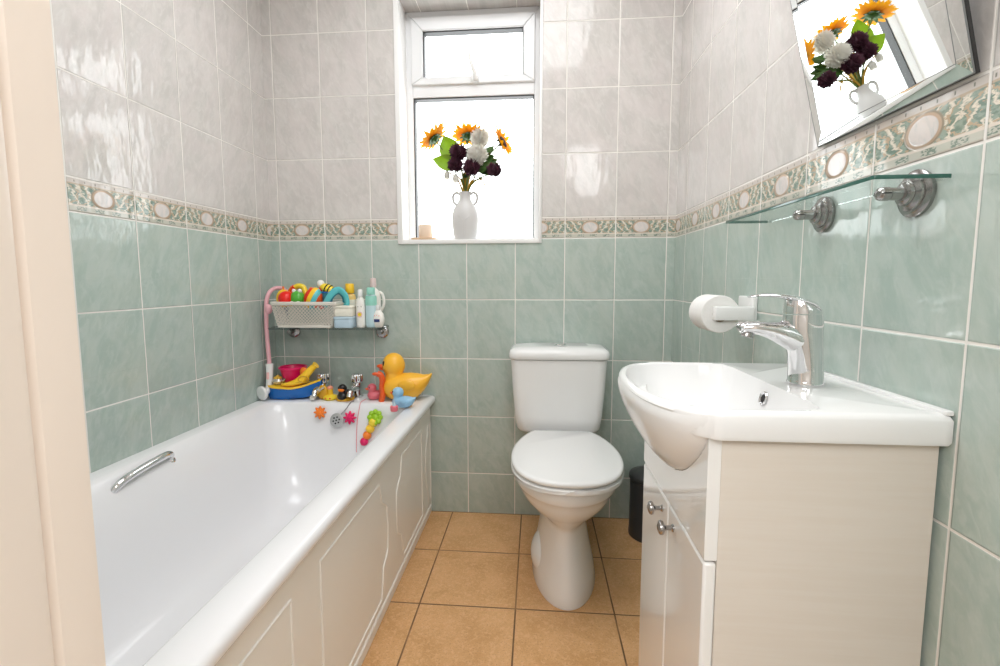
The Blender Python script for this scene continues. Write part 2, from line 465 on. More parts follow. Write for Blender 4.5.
# door frame, seen at the left edge
door = thing('door_1', (0.845, YF - 0.06, 0), None, None); door['kind'] = 'structure'
def prof_z(poly, z0, z1): return prism(poly, 'z', z0, z1)
obj('door_lining', prof_z([(0.820, YF + 0.005), (0.846, YF + 0.005), (0.852, YF + 0.002), (0.853, YF - 0.004), (0.853, YF - 0.024),
                           (0.851, YF - 0.027), (0.849, YF - 0.028), (0.849, YF - 0.031), (0.858, YF - 0.034), (0.860, YF - 0.038), (0.860, YF - T), (0.820, YF - T)], 0, 2.03), 'jamb', door, sharp=30)
obj('door_lining', box(1.60, 1.625, YF - T, YF + 0.005, 0, 2.03), 'jamb', door, bevel=0.003)
obj('door_head', box(0.853, 1.60, YF - T, YF + 0.005, 2.00, 2.03), 'jamb', door, bevel=0.003)
obj('architrave', prof_z([(0.76, YF + 0.0), (0.838, YF + 0.0), (0.836, YF + 0.012), (0.80, YF + 0.016), (0.77, YF + 0.010)], 0, 2.06), 'jamb', door, sharp=30)

# ============================================================ WINDOW
win = thing('window_1', ((WX0 + WX1) / 2, WD, WZ0), None, None); win['kind'] = 'structure'
def frame4(x0, x1, z0, z1, wl, wr, wb, wt, y0, y1):
    """mitred frame as four bars"""
    o = [(x0, z0), (x1, z0), (x1, z1), (x0, z1)]; i = [(x0 + wl, z0 + wb), (x1 - wr, z0 + wb), (x1 - wr, z1 - wt), (x0 + wl, z1 - wt)]
    return add(*[prism([o[k], o[(k + 1) % 4], i[(k + 1) % 4], i[k]], 'y', y0, y1) for k in range(4)])
FX0, FX1 = 0.571, 1.134
Y0 = WD
MID = 1.806
obj('window_frame', add(frame4(FX0, FX1, WZ0, WZ1, 0.030, 0.022, 0.012, 0.030, Y0, Y0 + 0.06),
                        box(FX0 + 0.0295, FX1 - 0.0215, Y0 + 0.0004, Y0 + 0.06, MID - 0.038, MID + 0.012)), 'upvc', win, bevel=0.003)
sash = obj('top_sash', frame4(FX0 + 0.026, FX1 - 0.020, MID + 0.010, WZ1 - 0.026, 0.050, 0.048, 0.030, 0.055, Y0 - 0.012, Y0 + 0.045), 'upvc', win, bevel=0.004)
SX0, SX1, SZ0, SZ1 = FX0 + 0.076, FX1 - 0.068, MID + 0.040, WZ1 - 0.081
obj('gasket', frame4(SX0 - 0.001, SX1 + 0.001, SZ0 - 0.001, SZ1 + 0.001, 0.006, 0.005, 0.003, 0.006, Y0 - 0.004, Y0 + 0.03), 'gasket', sash)
obj('top_pane', box(SX0, SX1, Y0 + 0.018, Y0 + 0.024, SZ0, SZ1), 'pane', sash, smooth=False)
h0 = Vector((0.865, Y0 - 0.026, MID + 0.022))
obj('sash_handle', add(rbox(h0.x - 0.016, h0.x + 0.016, Y0 - 0.022, Y0 - 0.012, h0.z - 0.010, h0.z + 0.022, 0.005, 0.002),
                       tube([h0 + Vector((0.006, 0, 0.0)), h0 + Vector((0.002, -0.014, 0.02)), h0 + Vector((-0.012, -0.018, 0.06)), h0 + Vector((-0.018, -0.018, 0.105))],
                            [0.010, 0.009, 0.008, 0.007], 12)), 'whitep', sash)
lo = FX0 + 0.030
obj('gasket', frame4(lo - 0.001, FX1 - 0.021, WZ0 + 0.011, MID - 0.037, 0.006, 0.005, 0.003, 0.007, Y0 + 0.004, Y0 + 0.04), 'gasket', win)
obj('bottom_pane', box(lo, FX1 - 0.022, Y0 + 0.024, Y0 + 0.030, WZ0 + 0.012, MID - 0.038), 'pane', win, smooth=False)
struct('trim_1', add(rbox(WX0, WX1, -0.006, WD, WZ0 - 0.018, WZ0, 0.003, 0.002)), 'trimw')                      # sill
struct('trim_2', add(rbox(WX0 - 0.020, WX0 + 0.002, -0.006, 0.010, WZ0 - 0.018, WZ1 + 0.02, 0.003, 0.002), box(WX0 - 0.001, WX0 + 0.003, 0.008, WD, WZ0, WZ1)), 'trimw')  # left reveal corner
struct('trim_3', rbox(WX1 - 0.002, WX1 + 0.010, -0.006, 0.010, WZ0 - 0.018, WZ1 + 0.02, 0.003, 0.002), 'trimw')

# ============================================================ BATH
bath = thing('bathtub', (0.35, -0.85, 0), 'long white bathtub along the tiled wall, toys crowded on its far rim', 'bathtub')
BX, BY = 0.702, -1.700
ZR = 0.515
rings = [rrect(0.001, 0.672, BY + 0.02, -0.002, 0.01, 0.486), rrect(0.001, BX - 0.003, BY, -0.001, 0.012, 0.486), rrect(0.001, BX, BY, -0.001, 0.014, 0.491),
         rrect(0.001, BX, BY, -0.001, 0.014, 0.503), rrect(0.001, BX - 0.003, BY + 0.003, -0.001, 0.016, 0.511), rrect(0.002, BX - 0.010, BY + 0.010, -0.002, 0.02, ZR)]
inner = [  # z, x0, x1, y0, y1, r
    (ZR, 0.046, 0.634, -1.630, -0.150, 0.075), (ZR - 0.003, 0.053, 0.628, -1.622, -0.157, 0.076), (ZR - 0.012, 0.060, 0.621, -1.610, -0.163, 0.08),
    (0.47, 0.080, 0.612, -1.58, -0.172, 0.09), (0.40, 0.098, 0.600, -1.53, -0.185, 0.10), (0.30, 0.114, 0.586, -1.46, -0.205, 0.11),
    (0.22, 0.128, 0.572, -1.40, -0.225, 0.12), (0.165, 0.150, 0.552, -1.35, -0.25, 0.13), (0.135, 0.180, 0.522, -1.30, -0.285, 0.12),
    (0.122, 0.225, 0.480, -1.24, -0.33, 0.10), (0.118, 0.30, 0.40, -1.10, -0.42, 0.04)]
for z, a, b, c, d, r in inner: rings.append(rrect(a, b, c, d, r, z))
obj('bath_shell', loft(rings, cap0=False), 'acrylic', bath, sharp=60)
# overflow, chain, grab handle
om = frame_m((0.345, -0.1885, 0.452), (0, -1, 0.20), (1, 0, 0))
ov = obj('overflow_cover', xf(lathe([(0.0255, 0), (0.0275, 0.002), (0.027, 0.005), (0.022, 0.0072), (0.0, 0.0082)], 32), om), 'grey_metal', bath)
hs = [(0, 0)] + [(0.0125 * cos(a), 0.0125 * sin(a)) for a in [i * PI / 3 + 0.3 for i in range(6)]]
obj('drain_holes', add(*[xf(lathe([(0.0034, 0.0060), (0.0034, 0.0087)], 10), om @ Matrix.Translation((x, y, 0))) for x, y in hs]), 'hole', ov)
chain = catmull([(0.398, -0.145, ZR + 0.004), (0.390, -0.157, ZR + 0.001), (0.375, -0.172, 0.492), (0.357, -0.1865, 0.472)], 8)
obj('plug_chain', add(*[ell(p, 0.0023, 8, 6) for p in chain[::1]]), 'satin', bath)
gh = catmull([(0.062, -0.914, 0.462), (0.074, -0.908, 0.482), (0.078, -0.880, 0.494), (0.077, -0.82, 0.501), (0.076, -0.75, 0.505), (0.073, -0.722, 0.500), (0.062, -0.714, 0.482)], 8)
obj('grab_handle', add(tube(gh, 0.0105, 16), xf(lathe([(0.016, 0), (0.016, 0.004), (0.011, 0.008)], 20), frame_m((0.063, -0.713, 0.481), (0.6, 0, 0.8))),
                       xf(lathe([(0.016, 0), (0.016, 0.004), (0.011, 0.008)], 20), frame_m((0.066, -0.914, 0.463), (0.6, 0, 0.8)))), 'chrome', bath)
obj('waste_drain', mv(lathe([(0.034, 0), (0.034, 0.003), (0.026, 0.004), (0.018, 0.002)], 28), 0.35, -0.50, 0.1175), 'chrome', bath)
# front panel with its shaped mouldings
pan = obj('front_panel', box(0.664, 0.678, BY + 0.004, -0.003, 0.001, 0.488), 'panel', bath, bevel=0.002)
def bead(pts, name='panel_moulding'):
    P = [Vector((0.6785, y, z)) for y, z in pts]
    obj(name, tube(P, 0.0028, 8, closed=True), 'panel', pan)
def ogee_panel(ya, yb, shape_a, shape_b):
    """raised outline; ya near end, yb far end; shaped ends bulge out in the middle"""
    Z1, Z2, Z3, Z4 = 0.416, 0.345, 0.165, 0.066
    B = 0.068
    def end(y, s, shaped):
        if not shaped: return [(y, Z1), (y, 0.30), (y, 0.18), (y, Z4)]
        return [(y, Z1), (y + s * 0.012, Z1 - 0.03), (y + s * 0.022, Z2 + 0.008), (y + s * 0.05, Z2 - 0.008), (y + s * B, Z2 - 0.024), (y + s * (B + 0.006), 0.26), (y + s * B, Z3 + 0.02),
                (y + s * 0.05, Z3 + 0.004), (y + s * 0.022, Z3 - 0.012), (y + s * 0.010, Z4 + 0.03), (y, Z4)]
    return end(yb, 1, shape_b) + end(ya, -1, shape_a)[::-1]
bead(ogee_panel(-0.452, -0.176, True, False))
bead(ogee_panel(-1.070, -0.690, False, True))
bead(ogee_panel(-1.62, -1.192, True, False))
bead([(-0.022, 0.40), (-0.022, 0.066), (-0.060, 0.066), (-0.075, 0.12), (-0.105, 0.17), (-0.112, 0.26), (-0.10, 0.33), (-0.075, 0.36), (-0.062, 0.40)])
bead([(-1.66, 0.040), (-0.02, 0.040), (-0.02, 0.034), (-1.66, 0.034)], 'panel_plinth_line')

# bath taps
def bath_tap(name, x, y, label):
    t = thing(name, (x, y, ZR), label, 'tap', 'pair of chrome bath taps')
    obj('tap_body', mv(lathe([(0.024, 0), (0.024, 0.005), (0.017, 0.009), (0.0155, 0.03), (0.017, 0.05), (0.019, 0.055), (0.018, 0.062)], 28), x, y, ZR), 'chrome', t)
    sp = catmull([(x, y - 0.005, ZR + 0.036), (x + 0.002, y - 0.045, ZR + 0.046), (x + 0.003, y - 0.085, ZR + 0.040), (x + 0.003, y - 0.098, ZR + 0.022)], 6)
    obj('spout', tube(sp, [0.013 - 0.0015 * i / len(sp) for i in range(len(sp))], 16), 'chrome', t)
    fl = [(0.0235 + 0.003 * cos(8 * 2 * PI * i / 64)) for i in range(64)]
    def fr(z, s): return [(x + fl[i] * s * cos(2 * PI * i / 64), y + fl[i] * s * sin(2 * PI * i / 64), ZR + z) for i in range(64)]
    obj('tap_handle', loft([fr(0.062, 0.75), fr(0.068, 0.95), fr(0.088, 1.0), fr(0.096, 0.88), fr(0.101, 0.5)]), 'chrome', t)
    return t
bath_tap('bath_tap', 0.236, -0.058, 'chrome bath tap just behind the yellow end of the toy boat')
bath_tap('bath_tap', 0.382, -0.060, 'chrome bath tap between the small black duck and the pink duck')
# ============================================================ TOILET
CX = 1.225
toilet = thing('toilet', (CX, -0.40, 0), 'white ceramic toilet with its lid closed, standing against the green tiles', 'toilet')
def egg(w, yf, yb, z, n=48, ex=2.0, wb=None):
    """egg outline: half width w, front tip yf, back yb"""
    yc = yf + (yb - yf) * 0.50
    P = []
    for i in range(n):
        a = 2 * PI * i / n; c, s = cos(a), sin(a)
        e = 2.0 if s < 0 else ex
        x = math.copysign(abs(c) ** (2 / e), c) * w; y = math.copysign(abs(s) ** (2 / e), s)
        P.append((CX + x, yc + y * ((yb - yc) if s > 0 else (yc - yf)), z))
    return P
pan_tab = [  # z, w, yf, yb, back squareness
    (0.000, 0.106, -0.598, -0.13, 2.6), (0.006, 0.108, -0.600, -0.13, 2.6), (0.05, 0.101, -0.590, -0.13, 2.6), (0.11, 0.088, -0.572, -0.12, 2.6), (0.17, 0.077, -0.558, -0.12, 2.6),
    (0.215, 0.072, -0.550, -0.12, 2.6), (0.235, 0.074, -0.556, -0.12, 2.6), (0.248, 0.084, -0.578, -0.12, 2.6), (0.262, 0.103, -0.582, -0.12, 2.6), (0.285, 0.128, -0.612, -0.13, 2.6), (0.31, 0.146, -0.635, -0.14, 2.8), (0.335, 0.157, -0.650, -0.15, 2.8), (0.350, 0.161, -0.655, -0.15, 2.8),
    (0.356, 0.167, -0.662, -0.15, 2.8), (0.362, 0.170, -0.666, -0.15, 2.8), (0.392, 0.172, -0.669, -0.15, 2.8), (0.398, 0.168, -0.665, -0.155, 2.8)]
pr_ = [egg(w, f, b, z, 64, e) for z, w, f, b, e in pan_tab]
plat = loft([rrect(CX - 0.085, CX + 0.085, -0.26, -0.03, 0.03, 0.24), rrect(CX - 0.12, CX + 0.12, -0.27, -0.012, 0.035, 0.30), rrect(CX - 0.125, CX + 0.125, -0.27, -0.010, 0.035, 0.40), rrect(CX - 0.12, CX + 0.12, -0.265, -0.015, 0.03, 0.412)])
obj('pan', add(loft(pr_), plat, ell((CX - 0.066, -0.38, 0.062), (0.048, 0.10, 0.066)), ell((CX + 0.045, -0.30, 0.085), (0.030, 0.10, 0.07)),
               rbox(CX - 0.06, CX + 0.06, -0.16, -0.004, 0.10, 0.22, 0.03, 0.01)), 'ceramic', toilet, sharp=50)
def sym(tab, z, inset=0.0):
    """closed smooth outline from right-hand (half width, y) points, back to front"""
    R = [(CX + max(w - inset, 0), y + (inset if i > len(tab) // 2 else -inset * 0.6) if inset else y) for i, (w, y) in enumerate(tab)]
    L = [(2 * CX - x, y) for x, y in R[::-1] if abs(x - CX) > 1e-6]
    return [(p.x, p.y, z) for p in catmull([(x, y, 0) for x, y in R + L], 6, True)]
lid_t = [(0.088, -0.203), (0.116, -0.212), (0.146, -0.272), (0.170, -0.36), (0.178, -0.45), (0.170, -0.535), (0.144, -0.607), (0.098, -0.658), (0.048, -0.678), (0.0, -0.683)]
seat_t = [(w * 1.0 + 0.001, y + (0.004 if y > -0.3 else -0.002)) for w, y in lid_t]
obj('seat', loft([sym(seat_t, 0.400, 0.006), sym(seat_t, 0.402, 0.001), sym(seat_t, 0.4135), sym(seat_t, 0.4165, 0.003)]), 'seat', toilet, sharp=60)
lidr = [sym(lid_t, 0.4210, 0.006), sym(lid_t, 0.4216, 0.002), sym(lid_t, 0.4245), sym(lid_t, 0.431), sym(lid_t, 0.4355, 0.004), sym(lid_t, 0.4375, 0.012)]
obj('lid', loft(lidr), 'seat', toilet, sharp=60)
for s in (-1, 1):
    obj('hinge', add(tube([(CX + s * 0.075 - 0.018, -0.205, 0.424), (CX + s * 0.075 + 0.018, -0.205, 0.424)], 0.010, 14),
                     mv(lathe([(0.012, 0), (0.012, 0.012), (0.008, 0.016)], 16), CX + s * 0.075, -0.207, 0.408)), 'seat', toilet)
def crect(hw, yf, z, r=0.03): return rrect(CX - 0.013 - hw, CX - 0.013 + hw, yf, -0.006, r, z, 8)
cis = obj('cistern', loft([crect(0.140, -0.150, 0.413, 0.03), crect(0.154, -0.166, 0.417, 0.036), crect(0.161, -0.176, 0.430, 0.04), crect(0.167, -0.181, 0.48), crect(0.175, -0.186, 0.58), crect(0.183, -0.190, 0.700, 0.035)]), 'ceramic', toilet, sharp=50)
obj('cistern_lid', loft([crect(0.180, -0.187, 0.7015), crect(0.186, -0.194, 0.703), crect(0.189, -0.197, 0.708), crect(0.189, -0.197, 0.724), crect(0.185, -0.192, 0.735, 0.035), crect(0.172, -0.178, 0.742, 0.035), crect(0.12, -0.135, 0.745, 0.035)]), 'ceramic', cis, sharp=50)
obj('flush_button', mv(lathe([(0.026, 0), (0.026, 0.004), (0.022, 0.006), (0.020, 0.005), (0.018, 0.009), (0.0, 0.010)], 28), CX - 0.004, -0.105, 0.7445), 'chrome', cis)

# waste bin behind the cabinet
wb = thing('waste_bin', (1.578, -0.125, 0), 'dark grey metal waste bin in the corner behind the vanity cabinet', 'bin')
obj('bin_body', mv(lathe([(0.080, 0), (0.083, 0.003), (0.083, 0.02), (0.081, 0.024), (0.081, 0.225), (0.079, 0.228)], 40), 1.578, -0.125, 0), 'bin', wb)
obj('bin_lid', mv(lathe([(0.083, 0.229), (0.085, 0.231), (0.085, 0.243), (0.080, 0.250), (0.055, 0.257), (0.0, 0.260)], 40), 1.578, -0.125, 0), 'bin', wb)

# ============================================================ VANITY CABINET
NY, FY = -1.314, -0.926         # near and far sides
XF = 1.366                      # front face
BC = -1.1275                     # basin centre line
cab = thing('vanity_cabinet', (1.51, -1.11, 0), 'white two-door vanity cabinet with beige side carrying the washbasin', 'cabinet')
XB = W - 0.0065
obj('cabinet_body', add(box(XF + 0.018, XB, NY, NY + 0.016, 0.0, 0.781), box(XF + 0.018, XB, FY - 0.016, FY, 0.0, 0.781), box(XB - 0.012, XB, NY + 0.016, FY - 0.016, 0.05, 0.70),
                        box(XF + 0.03, XB - 0.012, NY + 0.016, FY - 0.016, 0.08, 0.096), box(XF + 0.05, XF + 0.066, NY + 0.016, FY - 0.016, 0.0, 0.08)), 'lam', cab, smooth=False, bevel=0.0008)
obj('scribe_strip', box(XB + 0.0005, W - 0.0005, NY + 0.012, NY + 0.03, 0.0, 0.781), 'seal', cab, smooth=False)
# bulge of the bowl: half width a and projection b by height
bulge = [(0.808, 0.194, 0.0880), (0.795, 0.191, 0.0860), (0.780, 0.184, 0.0815), (0.762, 0.170, 0.0740), (0.740, 0.148, 0.0625), (0.718, 0.120, 0.0485), (0.700, 0.094, 0.0345), (0.686, 0.066, 0.0210), (0.676, 0.036, 0.0090), (0.670, 0.010, 0.0010)]
cut = []
for i in range(25):
    z = 0.781 - (0.781 - 0.670) * i / 24
    a = lerp_tab(bulge, z)[0]
    cut.append((a + 0.0008, z - 0.0004 if i else z))
poly = [(NY, 0.781), (NY, 0.601), (FY, 0.601), (FY, 0.781)] + [(BC + a, z) for a, z in cut] + [(BC - a, z) for a, z in cut[::-1]]
fa_v, fa_f = prism(poly, 'x', XF, XF + 0.018)
obj('fascia', (fa_v, fa_f), 'gloss', cab, bevel=0.003)
for nm, ya, yb, ky in (('door', NY, BC - 0.0015, BC - 0.036), ('door', BC + 0.0015, FY, BC + 0.038)):
    d = obj(nm, box(XF, XF + 0.018, ya, yb, 0.03, 0.597), 'gloss', cab, bevel=0.004)
    km = frame_m((XF, ky, 0.570), (-1, 0, 0), (0, 1, 0))
    obj('knob', xf(lathe([(0.0065, 0), (0.0065, 0.002), (0.0042, 0.004), (0.004, 0.012), (0.006, 0.015), (0.0118, 0.018), (0.0128, 0.021), (0.0115, 0.0245), (0.006, 0.027), (0.0, 0.0275)], 24), km), 'satin', d)

# ============================================================ BASIN
basin = thing('washbasin', (1.52, BC, 0.781), 'white bow-front ceramic washbasin on the vanity cabinet under the glass shelf', 'washbasin')
SN, SF = -1.3300, -0.9250       # slab near and far ends
XBK, XS = W - 0.0008, 1.372     # back, front of straight sides
def outline(inset=0.0, front=0.0895, n=160, ex=2.35):
    """slab with bowed front, seen from above; points at equal angles round c0"""
    a = (SF - SN) / 2 - inset; yc = (SN + SF) / 2
    poly = []
    xb = XBK - min(inset, 0.002); r = 0.008
    poly += [(xb - 0.004, yc - a), (xb, yc - a + 0.004), (xb, yc + a - 0.004), (xb - 0.004, yc + a)]
    poly += [(XS + 0.006, yc + a), (XS - 0.002, yc + a - 0.002), (XS - 0.006, yc + a - 0.006)]
    fr = []
    K = 40
    for i in range(1, K):
        s = cos(PI * i / K)
        dy = math.copysign(abs(s) ** (2 / ex), s) * (a - 0.010)
        dx = abs(sin(PI * i / K)) ** (2 / ex) * (front - inset)
        fr.append((XS - 0.002 - dx, yc + dy))
    poly += fr
    poly += [(XS - 0.006, yc - a + 0.006), (XS - 0.002, yc - a + 0.002), (XS + 0.006, yc - a)]
    return polar(poly, n)
C0 = (1.44, BC)
ANG = sorted([2 * PI * i / 200 + 0.003 for i in range(200)] + [math.atan2(y - BC, x - C0[0]) % (2 * PI) for x in (XBK, XBK - 0.004, XS + 0.006, XS - 0.006) for y in (SN, SF)])
def polar(poly, n):
    out = []
    for th in ANG:
        d = (cos(th), sin(th)); best = None
        for (x1, y1), (x2, y2) in zip(poly, poly[1:] + poly[:1]):
            ex_, ey_ = x2 - x1, y2 - y1; den = d[0] * ey_ - d[1] * ex_
            if abs(den) < 1e-12: continue
            t = ((x1 - C0[0]) * ey_ - (y1 - C0[1]) * ex_) / den; u = ((x1 - C0[0]) * d[1] - (y1 - C0[1]) * d[0]) / den
            if t > 0 and -1e-9 <= u <= 1 + 1e-9 and (best is None or t < best): best = t
        out.append((C0[0] + d[0] * best, C0[1] + d[1] * best))
    return out
def bowl_open(n=160):
    """opening of the bowl: bowed front, straight back edge"""
    yc = (SN + SF) / 2; a = (SF - SN) / 2 - 0.012
    poly = [(1.516, yc - a + 0.014), (1.5235, yc - a + 0.05), (1.5235, yc + a - 0.05), (1.516, yc + a - 0.014), (1.495, yc + a - 0.004), (1.47, yc + a)]
    K = 40
    poly += [(1.40, yc + a)]
    for i in range(1, K):
        s = cos(PI * i / K)
        poly.append((1.40 - abs(sin(PI * i / K)) ** (2 / 2.2) * 0.109, yc + math.copysign(abs(s) ** (2 / 2.2), s) * a))
    poly += [(1.40, yc - a), (1.47, yc - a), (1.495, yc - a + 0.004)]
    return polar(poly, n)
ZS = 0.8240
O0, O1, O2 = outline(0), outline(0.003), outline(0.009)
B0 = bowl_open()
def lift(P, z): return [(x, y, z) for x, y in P]
def shrink(P, k, z, cx=None, cy=None, kx=None):
    cx = C0[0] if cx is None else cx; cy = C0[1] if cy is None else cy
    return [(cx + (x - cx) * (kx or k), cy + (y - cy) * k, z) for x, y in P]
br = [lift(outline(0.030, 0.060), 0.7835), lift(outline(0.002, 0.060), 0.7825), lift(outline(0, 0.064), 0.787), lift(outline(0, 0.078), 0.804), lift(outline(0, 0.0885), 0.8155), lift(O1, 0.8210), lift(O2, ZS), lift(B0, ZS - 0.0005), shrink(B0, 0.991, ZS - 0.0025), shrink(B0, 0.979, ZS - 0.008),
      shrink(B0, 0.935, 0.795), shrink(B0, 0.85, 0.772), shrink(B0, 0.76, 0.750), shrink(B0, 0.60, 0.728), shrink(B0, 0.40, 0.712), shrink(B0, 0.2, 0.704), shrink(B0, 0.09, 0.702)]
top = loft(br, cap0=False)
# underside bulge that pushes out through the fascia
bl = []
for z, a, b in bulge:
    P = []
    for i in range(49):
        th = PI * i / 48
        P.append((XF + 0.004 - (b + 0.004) * sin(th) ** (2 / 2.2), BC + a * math.copysign(abs(cos(th)) ** (2 / 2.2), cos(th)), z))
    bl.append(P)
# blend bulge into the slab
P0 = [(x + (0.004 if i < 49 else 0), y, 0.812) for i, (x, y, z) in enumerate(bl[0])]
P0 = [(x, y, 0.8155) for x, y, z in P0]
obj('basin_bowl', add(top, loft([P0] + bl, False, True, closed=False)), 'ceramic', basin, sharp=45)
obj('back_upstand', rbox(W - 0.0135, W - 0.0005, SN + 0.003, SF - 0.003, ZS - 0.002, ZS + 0.005, 0.004, 0.002), 'ceramic', basin)
ovm = frame_m((1.5170, BC - 0.010, 0.7965), (-0.96, 0, 0.28), (0, 1, 0))
ovb = obj('overflow_ring', xf(lathe([(0.0075, -0.004), (0.0115, -0.002), (0.0125, 0.001), (0.0105, 0.003), (0.0078, 0.001)], 24, cap1=False), ovm), 'chrome', basin)
obj('overflow_hole', xf(lathe([(0.0082, -0.001), (0.0082, 0.0003)], 20), ovm), 'hole', ovb)
obj('waste', mv(lathe([(0.03, 0), (0.03, 0.003), (0.02, 0.004), (0.0, 0.003)], 24), C0[0], BC, 0.7015), 'chrome', basin)

# mixer tap
TY = -1.138
tap = thing('basin_tap', (1.583, TY, ZS), 'chrome single-lever mixer tap on the washbasin deck', 'tap')
def erow(cx, cz, rx, ry, tilt=0.0, n=32):
    return [(cx + rx * cos(2 * PI * i / n), TY + ry * sin(2 * PI * i / n), cz + tilt * rx * cos(2 * PI * i / n)) for i in range(n)]
obj('tap_body', loft([erow(1.583, ZS, 0.0278, 0.0278), erow(1.583, ZS + 0.003, 0.0284, 0.0284), erow(1.583, ZS + 0.006, 0.0268, 0.0268), erow(1.582, 0.85, 0.0262, 0.0262), erow(1.580, 0.875, 0.0268, 0.0262),
                      erow(1.577, 0.895, 0.0285, 0.0264), erow(1.574, 0.915, 0.031, 0.0268, 0.02), erow(1.573, 0.935, 0.031, 0.027, 0.04), erow(1.573, 0.943, 0.030, 0.026, 0.04)]), 'chrome', tap)
sp = catmull([(1.586, TY, 0.890), (1.566, TY, 0.900), (1.540, TY, 0.9115), (1.515, TY, 0.9175), (1.492, TY, 0.9205), (1.474, TY, 0.9195), (1.4705, TY, 0.9185)], 6)
n_ = len(sp)
def sp_r(tab, i): f = i / (n_ - 1) * (len(tab) - 1); k = min(int(f), len(tab) - 2); return tab[k] + (tab[k + 1] - tab[k]) * (f - k)
spt = obj('spout', tube(sp, [sp_r([0.020, 0.0245, 0.0245, 0.022, 0.020, 0.0175, 0.013], i) for i in range(n_)], 24, flat=[sp_r([0.012, 0.024, 0.0205, 0.0145, 0.0115, 0.0095, 0.006], i) for i in range(n_)], side=(0, 1, 0)), 'chrome', tap)
obj('aerator', xf(lathe([(0.0095, 0), (0.0105, 0.002), (0.0105, 0.009), (0.008, 0.010)], 20), frame_m((1.486, TY, 0.9125), (-0.3, 0, -1))), 'satin', spt)
lv = catmull([(1.594, TY, 0.9480), (1.582, TY, 0.9590), (1.563, TY, 0.9665), (1.540, TY, 0.9722), (1.516, TY, 0.9745), (1.497, TY, 0.9740), (1.485, TY, 0.9715)], 6)
n_ = len(lv)
wd = [0.018, 0.0245, 0.0240, 0.0205, 0.0160, 0.0130, 0.0095]; th = [0.004, 0.006, 0.0060, 0.0048, 0.0036, 0.0028, 0.002]
def itp(a, i): f = i / (n_ - 1) * (len(a) - 1); k = min(int(f), len(a) - 2); return a[k] + (a[k + 1] - a[k]) * (f - k)
lever = obj('lever', add(tube(lv, [itp(wd, i) for i in range(n_)], 20, flat=[itp(th, i) for i in range(n_)], side=(0, 1, 0)),
                         loft([erow(1.573, 0.9445, 0.0305, 0.0265, 0.04), erow(1.573, 0.950, 0.0300, 0.0265, -0.05), erow(1.571, 0.957, 0.0265, 0.025, -0.28), erow(1.566, 0.9635, 0.020, 0.022, -0.34), erow(1.558, 0.9685, 0.010, 0.015, -0.3)])), 'chrome', tap)
obj('indicator_dot', xf(lathe([(0.0028, 0), (0.0028, 0.0008)], 12), frame_m((1.5485, TY - 0.0075, 0.9515), (-0.95, -0.25, -0.1))), 'hole', lever)
# ============================================================ MIRROR (leans out at the top)
TILT = math.radians(13.6)
mir = thing('wall_mirror', (W - 0.012, -1.153, 1.254), 'rectangular mirror with slanted glass edges leaning out from the tiles above the glass shelf', 'mirror')
MY0, MY1, MH = -1.3205, -0.985, 0.46
mz = Vector((-sin(TILT), 0, cos(TILT))); mn = Vector((-cos(TILT), 0, -sin(TILT)))
mb = Vector((W - 0.007, 0, 1.2545))
def mp(y, h, d):  # along wall, up the glass, out from its back
    return mb + Vector((0, y, 0)) + mz * h + mn * d
def mrect(i, d): return [mp(MY0 + i, i, d), mp(MY1 - i, i, d), mp(MY1 - i, MH - i, d), mp(MY0 + i, MH - i, d)]
obj('backing_board', loft([mrect(-0.001, -0.003), mrect(-0.001, 0.0015)]), 'gasket', mir, smooth=False)
obj('mirror_glass', loft([mrect(0.0, 0.0017), mrect(0.0, 0.0030), mrect(0.021, 0.0041)]), 'mirror', mir, smooth=False)
M['edge'] = plain('dark_silver_edge', (0.22, 0.23, 0.23), 0.3, 0.4)
def outl(i, d, r): return tube(mrect(i, d), r, 8, closed=True)
def bars(i, d, r): q = mrect(i, d); return add(*[tube([q[k], q[(k + 1) % 4]], r, 8) for k in range(4)])
obj('edge_strip', bars(0.0004, 0.0024, 0.0011), 'edge', mir)
obj('facet_line', bars(0.021, 0.0040, 0.00055), 'edge', mir)
for y in (-1.23, -1.075): obj('wall_bracket', tube([mp(y, 0.33, -0.002), Vector((W, y, (mp(y, 0.33, 0)).z + 0.01))], 0.007, 12), 'chrome', mir)

# ============================================================ GLASS SHELF
gs = thing('glass_shelf', (W, -1.04, 1.133), 'clear glass shelf with green edges on two chrome brackets below the mirror', 'shelf')
GX, GY0, GY1, GZ = 1.572, -1.291, -0.780, 1.1335
gv, gf = rbox(GX, W - 0.0008, GY0, GY1, GZ, GZ + 0.0058, 0.004, 0.0005, 3)
g = obj('glass_panel', (gv, gf), ['glass', 'glassedge'], gs, sharp=30)
for p in g.data.polygons:
    if abs(p.normal.z) < 0.6 and p.normal.x < 0.5: p.material_index = 1
for y in (-1.232, -1.006):
    zc = 1.1235
    rm = frame_m((W, y, zc), (-1, 0, 0), (0, 1, 0))
    b = obj('bracket', xf(lathe([(0.0325, 0), (0.0335, 0.002), (0.0335, 0.006), (0.029, 0.009), (0.025, 0.0095), (0.0245, 0.013), (0.019, 0.016), (0.017, 0.0165), (0.0165, 0.021), (0.0125, 0.0235), (0.0095, 0.024), (0.009, 0.040)], 36), rm), 'satin', gs)
    obj('clamp_tip', xf(lathe([(0.0088, 0.0402), (0.0098, 0.041), (0.0098, 0.050), (0.0085, 0.054), (0.0045, 0.057), (0.0, 0.0578)], 28), rm), 'satin', b)
    obj('clamp_slot', xf(box(-0.0100, 0.0100, -0.0008, 0.0008, 0.0420, 0.0545), rm), 'hole', b)

